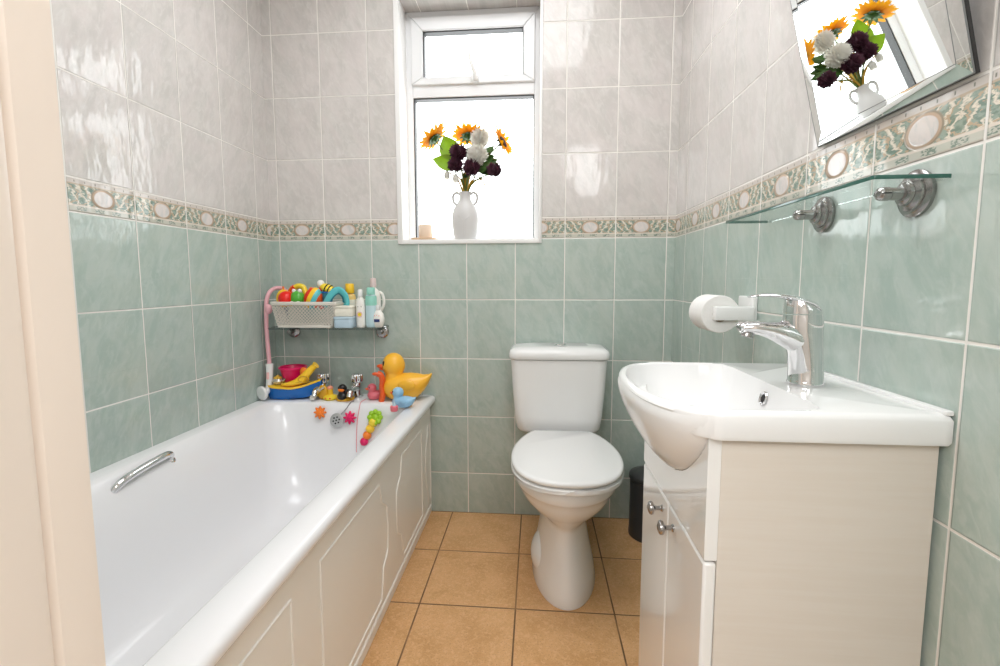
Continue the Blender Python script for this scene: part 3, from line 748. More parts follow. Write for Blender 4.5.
# ============================================================ TOILET ROLL
hold = thing('toilet_roll_holder', (W, -0.72, 0.922), 'white plastic toilet roll holder fixed to the tiles behind the tap', 'roll holder')
obj('wall_plate', xf(rbox(-0.037, 0.037, -0.045, 0.045, 0, 0.012, 0.006, 0.003), frame_m((W, -0.700, 0.922), (-1, 0, 0), (0, 0, 1))), 'whitep', hold)
obj('arm', rbox(1.566, W - 0.010, -0.757, -0.735, 0.900, 0.934, 0.005, 0.003), 'whitep', hold)
RX, RZ = 1.587, 0.914
obj('spindle', tube([(RX, -0.740, RZ), (RX, -0.632, RZ)], 0.012, 18), 'whitep', hold)
roll = thing('toilet_roll', (RX, -0.68, RZ - 0.048), 'white toilet roll hanging on the holder behind the basin tap', 'toilet roll')
rr = 0.0475
rmx = frame_m((RX, -0.734, RZ), (0, 1, 0), (1, 0, 0))
obj('paper', xf(loft([circ(0.0195, 0, 40), circ(rr - 0.002, 0, 40), circ(rr, 0.002, 40), circ(rr, 0.098, 40), circ(rr - 0.002, 0.1, 40), circ(0.0195, 0.1, 40), circ(0.0195, 0, 40)], False, False), rmx), 'paper', roll)
obj('cardboard_core', xf(loft([circ(0.0194, 0.001, 32), circ(0.0194, 0.099, 32), circ(0.018, 0.099, 32), circ(0.018, 0.001, 32), circ(0.0194, 0.001, 32)], False, False), rmx), 'card', roll)

# ============================================================ WINDOW SILL: vase, flowers, candle
VX, VY = 0.828, 0.040
vz = WZ0
vase = thing('vase', (VX, VY, vz), 'white two-handled body-shaped vase of flowers on the window sill', 'vase')
vp = [(0.040, 0), (0.046, 0.003), (0.050, 0.02), (0.054, 0.055), (0.0565, 0.085), (0.055, 0.105), (0.048, 0.13), (0.036, 0.148), (0.0275, 0.160), (0.0235, 0.175), (0.0225, 0.188), (0.025, 0.197), (0.0225, 0.197), (0.019, 0.186), (0.019, 0.150), (0.0, 0.140)]
M['vase'] = plain('off_white_matt_ceramic', (0.62, 0.615, 0.61), 0.35, var=0.02)
obj('vase_body', xf(lathe(vp, 40), Matrix.Translation((VX, VY, vz)) @ Matrix.Diagonal((1, 0.72, 1, 1))), 'vase', vase)
for s in (-1, 1):
    obj('handle', tube(catmull([(VX + s * 0.021, VY, vz + 0.186), (VX + s * 0.035, VY, vz + 0.194), (VX + s * 0.049, VY, vz + 0.184), (VX + s * 0.050, VY, vz + 0.165), (VX + s * 0.042, VY, vz + 0.148), (VX + s * 0.033, VY, vz + 0.146)], 6), 0.0056, 12), 'vase', vase)
def vsurf(dx, z):
    r = lerp_tab([(b, a) for a, b in vp[:12]], z)[0]
    return Vector((VX + dx, VY - 0.72 * math.sqrt(max(r * r - dx * dx, 0)) , vz + z))
obj('body_relief', add(tube([vsurf(-0.026, 0.098), vsurf(-0.014, 0.086), vsurf(0, 0.076), vsurf(0.014, 0.086), vsurf(0.026, 0.098)], 0.0016, 8), tube([vsurf(0, 0.076), vsurf(0, 0.05), vsurf(0, 0.02)], 0.0016, 8)), 'vase', vase)

M['petal_y'] = plain('yellow_orange_petals', srgb(255, 208, 60), 0.6, var=0.12, vscale=60)
M['petal_w'] = plain('white_flower_petals', (0.92, 0.91, 0.87), 0.7, var=0.04)
M['petal_p'] = plain('dark_purple_petals', srgb(60, 14, 36), 0.7, var=0.35, vscale=80)
M['disc'] = plain('dark_brown_seed_disc', srgb(60, 34, 14), 0.9, var=0.3, vscale=200)
M['leafb'] = plain('bright_green_leaf', srgb(150, 178, 48), 0.5, var=0.2, vscale=40)
M['leafd'] = plain('dark_green_leaf', srgb(52, 88, 24), 0.6, var=0.25, vscale=60)
M['stem'] = plain('green_stem', srgb(92, 112, 40), 0.6, var=0.2)
M['straw'] = plain('straw_stem', srgb(190, 150, 50), 0.7, var=0.2)
for k in ('petal_y', 'petal_w', 'leafb'):      # thin petals and leaves let daylight through
    m = M[k]; nt = m.node_tree; b = nt.nodes['Principled BSDF']
    tl = nt.nodes.new('ShaderNodeBsdfTranslucent'); mx = nt.nodes.new('ShaderNodeMixShader'); mx.inputs[0].default_value = 0.75 if k == 'petal_y' else 0.55
    nt.links.new(b.inputs['Base Color'].links[0].from_socket, tl.inputs[0])
    nt.links.new(b.outputs[0], mx.inputs[1]); nt.links.new(tl.outputs[0], mx.inputs[2]); nt.links.new(mx.outputs[0], nt.nodes['Material Output'].inputs[0])

MOUTH = Vector((VX, VY, vz + 0.150))
def stem_to(p, r=0.0026, bend=0.3):
    top = Vector((VX + (p.x - VX) * 0.10, VY + (p.y - VY) * 0.08, vz + 0.198))
    mid = top.lerp(p, 0.5) + Vector((-(p.x - VX) * 0.10, 0, 0.01))
    return tube(catmull([Vector((VX + (top.x - VX) * 0.2, VY, vz + 0.150)), top, mid, p], 6), r, 8)

def petal(L, w, cup=0.2, n=6, tip=1.0):
    """one pointed petal along +x, thin but solid"""
    up_, lo_ = [], []
    V, F = [], []
    for i in range(n + 1):
        t = i / n; hw = w * (sin(PI * min(t * 0.92 + 0.06, 1)) ** 0.8) * (1 - 0.25 * t); x = L * t; z = cup * L * t * t
        for s in (-1, 0, 1): V.append(Vector((x, s * hw, z - (0.12 * hw if s == 0 else 0))))
    m = len(V)
    V += [v + Vector((0, 0, 0.0006)) for v in V]
    for i in range(n):
        for s in (0, 1):
            a = i * 3 + s
            F.append((a, a + 1, a + 4, a + 3)); F.append((a + m, a + 3 + m, a + 4 + m, a + 1 + m))
        F.append((i * 3, i * 3 + 3, i * 3 + 3 + m, i * 3 + m)); F.append((i * 3 + 2, i * 3 + 2 + m, i * 3 + 5 + m, i * 3 + 5))
    return V, F

def leaf_shape(L, w, fold=0.25, droop=0.1, n=10):
    V, F = [], []
    for i in range(n + 1):
        t = i / n; hw = w * (sin(PI * t ** 0.75) ** 0.9 if 0 < t < 1 else 0.02); x = L * t; z = -droop * L * t * t
        for s in (-1, -0.5, 0, 0.5, 1): V.append(Vector((x, s * hw, z + fold * abs(s) * hw)))
    m = len(V); V += [v + Vector((0, 0, 0.0008)) for v in V]
    for i in range(n):
        for s in range(4):
            a = i * 5 + s; F.append((a, a + 1, a + 6, a + 5)); F.append((a + m, a + 5 + m, a + 6 + m, a + 1 + m))
        F.append((i * 5, i * 5 + 5, i * 5 + 5 + m, i * 5 + m)); F.append((i * 5 + 4, i * 5 + 4 + m, i * 5 + 9 + m, i * 5 + 9))
    return V, F

def sunflower(c, nrm, R, label, seed):
    rnd = random.Random(seed)
    c = Vector(c); nrm = Vector(nrm).normalized()
    t = thing('sunflower', c, label, 'flower', 'yellow sunflowers in the vase')
    fm = frame_m(c, nrm, (0.3, 1, 0.2))
    pts = []
    for k, (num, L, w, cup) in enumerate(((17, R, R * 0.17, 0.10), (14, R * 0.85, R * 0.15, 0.28))):
        for i in range(num):
            a = 2 * PI * (i + 0.5 * k) / num + rnd.uniform(-0.08, 0.08)
            s = petal(L * rnd.uniform(0.75, 0.86), w, cup + rnd.uniform(-0.12, 0.12))
            pts.append(xf(s, fm @ Matrix.Rotation(a, 4, 'Z') @ Matrix.Translation((R * 0.2, 0, 0.001 * k))))
    obj('petals', add(*pts), 'petal_y', t)
    obj('seed_disc', xf(lathe([(R * 0.18, -0.002), (R * 0.34, 0.0), (R * 0.32, 0.005), (R * 0.2, 0.008), (0, 0.007)], 24), fm), 'disc', t)
    cal = [xf(petal(R * 0.5, R * 0.13, -0.25), fm @ Matrix.Rotation(2 * PI * i / 9, 4, 'Z') @ Matrix.Translation((0.002, 0, -0.004))) for i in range(9)]
    obj('calyx', add(xf(lathe([(0.003, -0.016), (R * 0.22, -0.010), (R * 0.3, -0.002)], 16), fm), *cal), 'leafd', t)
    obj('stem', stem_to(c - nrm * 0.014), 'stem', t)
    return t
sf1 = sunflower((0.703, 0.02, 1.578), (-0.66, 0.12, 0.74), 0.072, 'sunflower on the left of the bouquet, tilted away above two bright leaves', 1)
sf2 = sunflower((0.842, 0.045, 1.592), (-0.10, 0.40, 0.91), 0.070, 'sunflower at the top of the bouquet facing upwards', 2)
sf3 = sunflower((0.986, 0.02, 1.556), (0.84, -0.30, 0.42), 0.070, 'sunflower on the right of the bouquet, facing outwards', 3)
# the two big bright leaves hang on the left sunflower's stem
for (p0, p1, L, w, rl) in (((0.790, 0.015, 1.485), (0.745, 0.0, 1.580), 0.122, 0.042, -0.35), ((0.800, 0.012, 1.462), (0.700, 0.0, 1.496), 0.106, 0.034, 0.45)):
    d = Vector(p1) - Vector(p0)
    lm = frame_m(p0, (rl * 0.25, -0.95, 0.1), d)
    obj('leaf', xf(leaf_shape(L, w), lm), 'leafb', sf1)

def pompom(name, c, R, mat, label, group, npet, seed, cat='flower', wr=0.26, stemmat='stem', stem=True, core=0.6):
    rnd = random.Random(seed); c = Vector(c)
    t = thing(name, c, label, cat, group)
    pts = [ell(c, R * core, 16, 10)]
    for i in range(npet):
        z = 1 - 2 * (i + 0.5) / npet; a = i * 2.399963 + rnd.uniform(-0.2, 0.2); r = math.sqrt(1 - z * z)
        d = Vector((r * cos(a), r * sin(a), z))
        L = R * rnd.uniform(0.44, 0.66)
        pts.append(xf(petal(L, R * wr, 0.35 * rnd.uniform(0.3, 1.2), 4), frame_m(c + d * R * 0.45, d.cross(Vector((0.2, 0.3, 1))), d)))
    obj('petals', add(*pts), mat, t)
    if stem: obj('stem', stem_to(c - (c - MOUTH).normalized() * R * 0.7), stemmat, t)
    return t
gw, gp = 'white chrysanthemums in the vase', 'dark purple pompom flowers in the vase'
pompom('chrysanthemum', (0.892, 0.030, 1.578), 0.041, 'petal_w', 'upper white chrysanthemum, just right of the top sunflower', gw, 230, 4, wr=0.13, core=0.5)
pompom('chrysanthemum', (0.884, 0.000, 1.503), 0.044, 'petal_w', 'lower white chrysanthemum, in the middle of the bouquet', gw, 230, 5, wr=0.13, core=0.5)
pompom('pompom_flower', (0.808, -0.002, 1.514), 0.037, 'petal_p', 'dark purple pompom flower beside the lower white chrysanthemum, uppermost of the purple ones', gp, 150, 6, wr=0.16)
pompom('pompom_flower', (0.797, -0.012, 1.465), 0.033, 'petal_p', 'dark purple pompom flower nearest the lower bright green leaf', gp, 150, 7, wr=0.16)
pompom('pompom_flower', (0.862, -0.018, 1.450), 0.036, 'petal_p', 'dark purple pompom flower directly above the vase mouth', gp, 150, 8, wr=0.16)
pompom('pompom_flower', (0.951, 0.000, 1.444), 0.032, 'petal_p', 'dark purple pompom flower standing out on the right of the bouquet', gp, 150, 9, wr=0.16)
def bud(c, label):
    t = thing('flower_bud', c, label, 'flower', 'pale hanging buds in the vase'); c = Vector(c)
    pts = [xf(petal(0.036, 0.013, 0.25), frame_m(c + Vector((0, 0, 0.018)), (cos(a), sin(a), 0.1), (0.2 * cos(a), 0.2 * sin(a), -1))) for a in [2 * PI * i / 7 for i in range(7)]]
    obj('petals', add(ell(c, (0.012, 0.012, 0.017), 12, 8), *pts), 'petal_w', t)
    obj('stem', stem_to(c + Vector((0, 0, 0.018))), 'straw', t)
bud((0.760, 0.000, 1.425), 'pale drooping bud at the lower left edge of the bouquet')
bud((0.797, -0.008, 1.410), 'pale drooping bud close beside the vase mouth')
# leafy filler spray
fil = thing('foliage_spray', (VX, VY, vz + 0.15), 'mixed dark green and straw filler foliage behind the purple flowers', 'foliage')
rnd = random.Random(11)
L_ = []
for (x, z, L, w) in ((0.93, 1.50, 0.05, 0.015), (0.925, 1.53, 0.05, 0.014), (0.935, 1.48, 0.05, 0.016), (0.92, 1.46, 0.045, 0.016), (0.915, 1.47, 0.06, 0.02), (0.87, 1.54, 0.05, 0.014), (0.845, 1.52, 0.05, 0.014), (0.90, 1.46, 0.055, 0.02), (0.84, 1.47, 0.05, 0.016), (0.83, 1.44, 0.045, 0.012)):
    for k in range(4):
        d = Vector((x - VX + rnd.uniform(-0.05, 0.05), rnd.uniform(-0.05, 0.03), (z - 1.38) * rnd.uniform(0.3, 1.0)))
        L_.append(xf(leaf_shape(L, w), frame_m((x - d.x * 0.15, 0.03 + rnd.uniform(-0.02, 0.015), z - 0.02), (rnd.uniform(-0.4, 0.4), -0.9, 0.4), d)))
obj('leaves', add(*L_), 'leafd', fil)
ST = []
for i in range(9):
    p = Vector((VX + rnd.uniform(-0.045, 0.085), VY + rnd.uniform(-0.03, 0.015), vz + 0.198 + rnd.uniform(0.05, 0.16)))
    ST.append(stem_to(p, 0.0034))
obj('stems', add(*ST), 'straw', fil)
obj('grass_blades', add(*[tube(catmull([(VX + 0.004, VY - 0.008, vz + 0.17), (VX + 0.02, VY - 0.015, vz + 0.225), (VX + e * 0.7, VY - 0.02, vz + 0.255 + k), (VX + e, VY - 0.02, vz + 0.24 + k - e * 0.3)], 6), 0.0018, 6) for e, k in ((0.085, 0.0), (0.095, -0.012), (0.07, 0.012))]), 'straw', fil)

M['wax'] = plain('pale_pink_candle_wax', srgb(236, 212, 190), 0.6, var=0.03, sss=0.0)
M['wood'] = plain('pale_wood', srgb(206, 176, 146), 0.6, var=0.12, vscale=18)
cnd = thing('candle', (0.660, 0.038, vz + 0.009), 'short pale pillar candle on a small wooden coaster at the left of the sill', 'candle')
obj('wax', mv(lathe([(0.027, 0), (0.0285, 0.002), (0.0285, 0.052), (0.026, 0.056), (0.016, 0.053), (0.0, 0.052)], 32), 0.660, 0.038, vz + 0.009), 'wax', cnd)
obj('wick', tube([(0.660, 0.038, vz + 0.059), (0.661, 0.038, vz + 0.069)], 0.0012, 8), 'hole', cnd)
tag(obj('coaster', xf(rbox(-0.056, 0.056, -0.036, 0.036, 0, 0.009, 0.03, 0.003), Matrix.Translation((0.655, 0.038, vz))), 'wood'), 'small oval wooden coaster under the candle', 'coaster')
# ============================================================ WALL SHELF OVER THE BATH
SZ = 0.813
M['greyglass'] = shelf_glass('smoky_shelf_glass', (0.84, 0.86, 0.86))
ws = thing('wall_shelf', (0.30, 0, SZ - 0.007), 'narrow glass wall shelf above the bath holding the toy basket and bottles', 'shelf')
obj('shelf_plate', rbox(0.050, 0.508, -0.150, -0.001, SZ - 0.008, SZ, 0.012, 0.001), 'greyglass', ws)
for x in (0.088, 0.478):
    obj('shelf_clamp', xf(lathe([(0.026, 0), (0.027, 0.003), (0.027, 0.010), (0.022, 0.014), (0.010, 0.016), (0.009, 0.05)], 32), frame_m((x, 0, SZ - 0.028), (0, -1, 0), (1, 0, 0))), 'satin', ws)

# lattice basket
M['basketp'] = plain('off_white_basket_plastic', srgb(232, 226, 216), 0.45, var=0.01)
bk = thing('toy_basket', (0.212, -0.105, SZ), 'off-white lattice basket full of bath toys on the wall shelf', 'basket')
BX0, BX1, BYF, BYB = 0.078, 0.340, -0.160, -0.045   # top rim
IN = 0.016
bz0, bz1 = SZ + 0.008, SZ + 0.104
def quadp(a, b, c, d, u, v): return (a.lerp(b, u)).lerp(d.lerp(c, u), v)
def lattice(a, b, c, d, nu, nv, r):
    """two families of crossing diagonal strands in the quad a-b-c-d (bottom a,b top d,c)"""
    sh = []
    a, b, c, d = map(Vector, (a, b, c, d))
    k = nu / nv
    for fam in (1, -1):
        for i in range(-nv, nu + nv + 1):
            if fam == 1: u0, u1 = i / nu, (i + nv) / nu
            else: u0, u1 = i / nu, (i - nv) / nu
            t0, t1 = 0.0, 1.0
            if u1 != u0:
                ta, tb = (0 - u0) / (u1 - u0), (1 - u0) / (u1 - u0)
                t0, t1 = max(t0, min(ta, tb)), min(t1, max(ta, tb))
            if t1 - t0 < 0.02: continue
            P = [quadp(a, b, c, d, u0 + (u1 - u0) * t, t) for t in (t0, t1)]
            sh.append(tube(P, r, 5))
    return add(*sh)
top4 = [(BX0, BYF), (BX1, BYF), (BX1, BYB), (BX0, BYB)]
bot4 = [(BX0 + IN, BYF + IN * 0.7), (BX1 - 0.026, BYF + IN * 0.7), (BX1 - 0.026, BYB - IN * 0.7), (BX0 + IN, BYB - IN * 0.7)]
lat = []
for i, nu in ((0, 17), (1, 8), (2, 17), (3, 8)):
    j = (i + 1) % 4
    lat.append(lattice((*bot4[i], bz0), (*bot4[j], bz0), (*top4[j], bz1 - 0.012), (*top4[i], bz1 - 0.012), nu, 6, 0.00135))
obj('lattice_sides', add(*lat), 'basketp', bk)
def rr4(g, z, r): return rrect(BX0 - g, BX1 + g, BYF - g, BYB + g, r, z, 5)
obj('basket_rim', loft([rr4(-0.002, bz1 - 0.014, 0.008), rr4(0.004, bz1 - 0.012, 0.012), rr4(0.006, bz1 - 0.002, 0.013), rr4(0.004, bz1, 0.012), rr4(-0.003, bz1, 0.008), rr4(-0.003, bz1 - 0.014, 0.008), rr4(-0.002, bz1 - 0.014, 0.008)], False, False), 'basketp', bk)
obj('basket_base', rbox(bot4[0][0], bot4[1][0], bot4[0][1], bot4[2][1], SZ, bz0 + 0.003, 0.006, 0.002), 'basketp', bk)

def pm(name, r, g, b, rough=0.3): M[name] = plain(name, srgb(r, g, b), rough, var=0.03)
for nm, r, g, b in (('toy_yellow', 255, 204, 50), ('toy_lemon', 246, 216, 60), ('toy_red', 236, 36, 26), ('toy_green', 84, 172, 60), ('toy_orange', 246, 130, 36), ('toy_teal', 92, 190, 196), ('toy_blue', 10, 104, 186), ('toy_deepteal', 40, 120, 138),
                    ('toy_black', 20, 18, 18), ('toy_white', 240, 238, 232), ('toy_magenta', 226, 12, 96), ('toy_pink', 226, 112, 124), ('toy_skyblue', 150, 196, 226), ('toy_lime', 160, 206, 40), ('toy_duck', 255, 190, 56), ('toy_bill', 234, 96, 40),
                    ('toy_peach', 246, 160, 130), ('toy_gold', 214, 170, 50), ('hose_pink', 232, 176, 184), ('toy_mustard', 214, 160, 30), ('lblue', 186, 208, 222), ('cream', 238, 234, 220), ('honey', 240, 206, 130), ('mint', 150, 212, 196), ('paleblue', 196, 222, 228), ('navy', 30, 50, 110), ('rose', 240, 190, 190), ('blush', 236, 214, 212)):
    pm(nm, r, g, b)
TG = 'bath toys in the basket'
ty = -0.105
def btoy(name, loc, label): return thing(name, loc, label, 'toy', TG)
zb = bz1
t = btoy('giraffe_rattle', (0.102, ty, zb - 0.02), 'yellow spotted round toy at the left end of the basket')
obj('face', ell((0.102, ty, zb + 0.012), (0.030, 0.024, 0.036)), 'toy_yellow', t)
obj('spots', add(*[ell((0.098 + dx, ty - 0.023, zb + dz), (0.0055, 0.003, 0.0055), 12, 8) for dx, dz in ((0, 0.022), (0.0, 0.004))]), 'toy_black', t)
obj('horns', add(*[tube([(0.11 + s, ty, zb + 0.04), (0.115 + s * 1.6, ty, zb + 0.06)], 0.004, 8) for s in (-0.008, 0.014)]), 'toy_orange', t)
t = btoy('rattle_ball', (0.128, ty - 0.030, zb - 0.02), 'shiny red ball toy in front of the yellow spotted one')
obj('ball', ell((0.128, ty - 0.030, zb + 0.012), 0.030), 'toy_red', t)
obj('ball_band', tube([(0.128 + 0.030 * cos(a), ty - 0.030 + 0.012 * sin(a), zb + 0.012 + 0.0275 * sin(a)) for a in [2 * PI * i / 28 for i in range(28)]], 0.0016, 8, closed=True), 'toy_orange', t)
t = btoy('frog_toy', (0.172, ty - 0.022, zb - 0.02), 'green frog ball toy with white feet, middle of the basket')
obj('frog_body', ell((0.172, ty - 0.022, zb + 0.013), (0.029, 0.027, 0.030)), 'toy_green', t)
for s in (-1, 1):
    e = obj('foot', ell((0.172 + s * 0.013, ty - 0.045, zb - 0.004), (0.009, 0.007, 0.006), 12, 8), 'toy_white', t)
for s in (-1, 1): obj('eye', ell((0.172 + s * 0.012, ty - 0.026, zb + 0.042), (0.0085, 0.008, 0.009), 12, 8), 'toy_white', t)
t = btoy('teether_ring', (0.152, ty + 0.012, zb), 'yellow and red arched toy standing behind the green frog')
obj('ring', tube(catmull([(0.122, ty + 0.012, zb - 0.02), (0.128, ty + 0.012, zb + 0.03), (0.150, ty + 0.012, zb + 0.058), (0.178, ty + 0.012, zb + 0.058), (0.190, ty + 0.012, zb + 0.03), (0.192, ty + 0.012, zb - 0.02)], 6), 0.011, 12), 'toy_lemon', t)
obj('ring_sleeve', tube(catmull([(0.127, ty + 0.012, zb + 0.020), (0.133, ty + 0.012, zb + 0.044), (0.146, ty + 0.012, zb + 0.058)], 6), 0.0122, 12), 'toy_red', t)
t = btoy('stacking_cup', (0.195, ty + 0.02, zb - 0.02), 'yellow knob toy peeping up behind the green frog')
obj('cup_dome', mv(lathe([(0.020, 0), (0.020, 0.035), (0.014, 0.050), (0, 0.055)], 24), 0.207, ty + 0.024, zb - 0.01), 'toy_yellow', t)
obj('cup_knob', ell((0.207, ty + 0.024, zb + 0.05), 0.007, 12, 8), 'toy_orange', t)
t = btoy('striped_fish_toy', (0.228, ty - 0.01, zb - 0.02), 'striped toy of red, yellow and teal right of the frog')
fm_ = Matrix.Translation((0.232, ty - 0.012, zb + 0.012)) @ Matrix.Rotation(0.45, 4, 'Y')
for nm, x0, x1, mt in (('red_stripe', -0.036, -0.012, 'toy_red'), ('yellow_stripe', -0.012, 0.006, 'toy_yellow'), ('teal_stripe', 0.006, 0.024, 'toy_teal'), ('coral_stripe', 0.024, 0.036, 'toy_bill')):
    xs = [x0 + (x1 - x0) * i / 8 for i in range(9)]
    rg = [[(x, 0.030 * math.sqrt(max(0.02, 1 - (x / 0.0365) ** 2)) * cos(2 * PI * j / 24), 0.046 * math.sqrt(max(0.02, 1 - (x / 0.0365) ** 2)) * sin(2 * PI * j / 24)) for j in range(24)] for x in xs]
    obj(nm, xf(loft(rg), fm_), mt, t)
t = btoy('bee_toy', (0.285, ty, zb + 0.03), 'tilted yellow bee toy with black stripes at the top of the basket')
bm_ = Matrix.Translation((0.290, ty, zb + 0.050)) @ Matrix.Rotation(0.45, 4, 'Y')
obj('bee_body', xf(ell((0, 0, 0), (0.036, 0.020, 0.018)), bm_), 'toy_lemon', t)
obj('stripes', xf(add(*[tube([(x, 0.0205 * math.sqrt(1 - (x / 0.036) ** 2) * cos(a), 0.0185 * math.sqrt(1 - (x / 0.036) ** 2) * sin(a)) for a in [2 * PI * i / 24 for i in range(24)]], 0.0024, 6, closed=True) for x in (-0.006, 0.008, 0.021)]), bm_), 'toy_black', t)
obj('bee_head', xf(ell((-0.036, 0, 0.006), 0.015, 16, 10), bm_), 'toy_white', t)
obj('bee_tail', tube(catmull([(0.262, ty, zb + 0.055), (0.258, ty - 0.004, zb + 0.03), (0.264, ty - 0.006, zb - 0.03)], 5), 0.008, 10), 'toy_red', t)
t = btoy('blue_cup', (0.285, ty + 0.01, zb - 0.03), 'blue-grey plastic cup in the basket under the bee toy')
obj('cup', mv(lathe([(0.018, 0), (0.024, 0.055), (0.0225, 0.055), (0.017, 0.004)], 28), 0.284, ty + 0.004, zb - 0.018), 'toy_deepteal', t)
obj('cup_rim', mv(loft([circ(0.0242, 0.052, 28), circ(0.026, 0.054, 28), circ(0.0245, 0.057, 28), circ(0.022, 0.055, 28)], False, False), 0.284, ty + 0.004, zb - 0.018), 'toy_blue', t)
t = btoy('scoop_ring', (0.335, ty, zb), 'teal looped handle toy sticking out of the right end of the basket')
lp = catmull([(0.284, ty - 0.030, zb - 0.02), (0.300, ty - 0.026, zb + 0.012), (0.320, ty - 0.02, zb + 0.038), (0.342, ty - 0.015, zb + 0.046), (0.362, ty - 0.01, zb + 0.028), (0.368, ty - 0.005, zb + 0.0), (0.362, ty, zb - 0.02)], 6)
obj('loop', tube(lp, 0.0055, 12, flat=0.013, side=(0.2, 1, 0)), 'toy_teal', t)
obj('loop_liner', tube([p + (Vector((0.330, ty - 0.012, zb)) - p).normalized() * 0.0065 for p in lp[4:-4]], 0.002, 8, flat=0.012, side=(0.2, 1, 0)), 'toy_deepteal', t)

# grey beaker behind the hose
t = thing('beaker', (0.066, -0.055, SZ), 'grey translucent beaker left of the basket on the wall shelf', 'beaker')
M['greyp'] = plain('grey_translucent_plastic', (0.42, 0.45, 0.47), 0.25)
obj('beaker_body', mv(lathe([(0.017, 0), (0.019, 0.002), (0.021, 0.085), (0.023, 0.088), (0.0205, 0.088), (0.017, 0.005)], 28), 0.070, -0.055, SZ), 'greyp', t)
obj('beaker_rim', mv(loft([circ(0.0212, 0.084, 28), circ(0.0240, 0.086, 28), circ(0.0232, 0.0895, 28), circ(0.0205, 0.089, 28)], False, False), 0.070, -0.055, SZ), 'greyp', t)

# tubs and bottles
def tub(x0, x1, z0, z1, mat, lidmat, name, label):
    t = thing(name, ((x0 + x1) / 2, -0.115, z0), label, 'tub', 'stacked plastic tubs on the shelf')
    obj('tub_body', rbox(x0 + 0.002, x1 - 0.002, -0.150, -0.080, z0, z1 - 0.008, 0.014, 0.004), mat, t)
    obj('tub_lid', rbox(x0, x1, -0.152, -0.078, z1 - 0.010, z1, 0.015, 0.003), lidmat, t)
tub(0.322, 0.404, SZ, SZ + 0.045, 'lblue', 'lblue', 'storage_tub', 'light blue plastic tub standing on the shelf under the cream tub')
tub(0.322, 0.404, SZ + 0.0455, SZ + 0.088, 'cream', 'cream', 'storage_tub', 'cream plastic tub stacked on the light blue one')
def bottle(name, x, y, prof, mat, label, capprof, capmat, flat=0.7, group='toiletry bottles on the shelf'):
    t = thing(name, (x, y, SZ), label, 'bottle', group)
    m4 = Matrix.Translation((x, y, SZ)) @ Matrix.Diagonal((1, flat, 1, 1))
    obj('bottle_body', xf(lathe(prof, 32), m4), mat, t)
    obj('cap', mv(lathe(capprof, 28), x, y, SZ), capmat, t)
    return t
t = bottle('baby_oil_bottle', 0.356, -0.045, [(0.020, 0), (0.024, 0.004), (0.025, 0.02), (0.025, 0.115), (0.022, 0.128), (0.014, 0.133), (0.014, 0.140)], 'honey', 'honey yellow bottle with bright yellow cap behind the tubs', [(0.0175, 0.136), (0.0185, 0.138), (0.0175, 0.172), (0.015, 0.175), (0, 0.175)], 'toy_yellow')
obj('bottle_label', xf(lathe([(0.0253, 0.085), (0.0254, 0.086), (0.0254, 0.108), (0.0253, 0.109)], 32, False, False), Matrix.Translation((0.356, -0.045, SZ)) @ Matrix.Diagonal((1, 0.705, 1, 1))), 'cream', t)
t = bottle('lotion_bottle', 0.424, -0.110, [(0.015, 0), (0.0175, 0.003), (0.018, 0.01), (0.018, 0.095), (0.015, 0.112), (0.0085, 0.122), (0.0085, 0.128)], 'toy_white', 'slim white lotion bottle with a pink and yellow round emblem', [(0.0095, 0.124), (0.010, 0.126), (0.010, 0.148), (0.007, 0.152), (0, 0.152)], 'whitep')
lm4 = frame_m((0.424, -0.1228, SZ + 0.052), (0, -1, 0), (1, 0, 0))
obj('emblem', add(xf(loft([circ(0.0115, 0, 24), circ(0.0115, 0.0007, 24), circ(0.0085, 0.0007, 24), circ(0.0085, 0, 24)], False, False), lm4)), 'rose', t)
obj('emblem_centre', xf(lathe([(0.0075, 0), (0.0075, 0.0008), (0, 0.001)], 20), lm4), 'toy_lemon', t)
obj('eye_dots', add(*[ell((0.424 + s * 0.0065, -0.1215, SZ + 0.083), 0.0018, 8, 6) for s in (-1, 1)]), 'toy_black', t)
t = bottle('bath_wash_bottle', 0.466, -0.105, [(0.019, 0), (0.022, 0.003), (0.0225, 0.012), (0.0225, 0.118), (0.021, 0.126), (0.0185, 0.129), (0.0175, 0.131)], 'paleblue', 'pale blue bottle with a mint green top, tall one near the shelf end', [(0.0165, 0.131), (0.017, 0.133), (0.0165, 0.156), (0.013, 0.160), (0, 0.160)], 'mint')
obj('green_shoulder', xf(lathe([(0.0229, 0.088), (0.0230, 0.09), (0.0230, 0.118), (0.0214, 0.1265)], 32, False, False), Matrix.Translation((0.466, -0.105, SZ)) @ Matrix.Diagonal((1, 0.71, 1, 1))), 'mint', t)
t = bottle('handled_bottle', 0.458, -0.050, [(0.026, 0), (0.030, 0.004), (0.030, 0.12), (0.026, 0.142), (0.012, 0.156), (0.011, 0.162)], 'toy_white', 'white rounded bottle with pale pink cap behind the mint-topped bottle', [(0.0125, 0.160), (0.013, 0.162), (0.012, 0.196), (0, 0.198)], 'blush')
obj('grip', tube(catmull([(0.483, -0.05, SZ + 0.14), (0.497, -0.05, SZ + 0.128), (0.501, -0.05, SZ + 0.09), (0.486, -0.05, SZ + 0.06)], 6), 0.006, 10), 'toy_white', t)
t = bottle('shampoo_bottle', 0.493, -0.105, [(0.014, 0), (0.019, 0.003), (0.0255, 0.022), (0.0265, 0.036), (0.023, 0.054), (0.012, 0.068), (0.008, 0.071)], 'toy_white', 'small round white bottle with a dark blue label at the shelf end', [(0.009, 0.070), (0.0095, 0.071), (0.0085, 0.090), (0, 0.092)], 'whitep', 0.6)
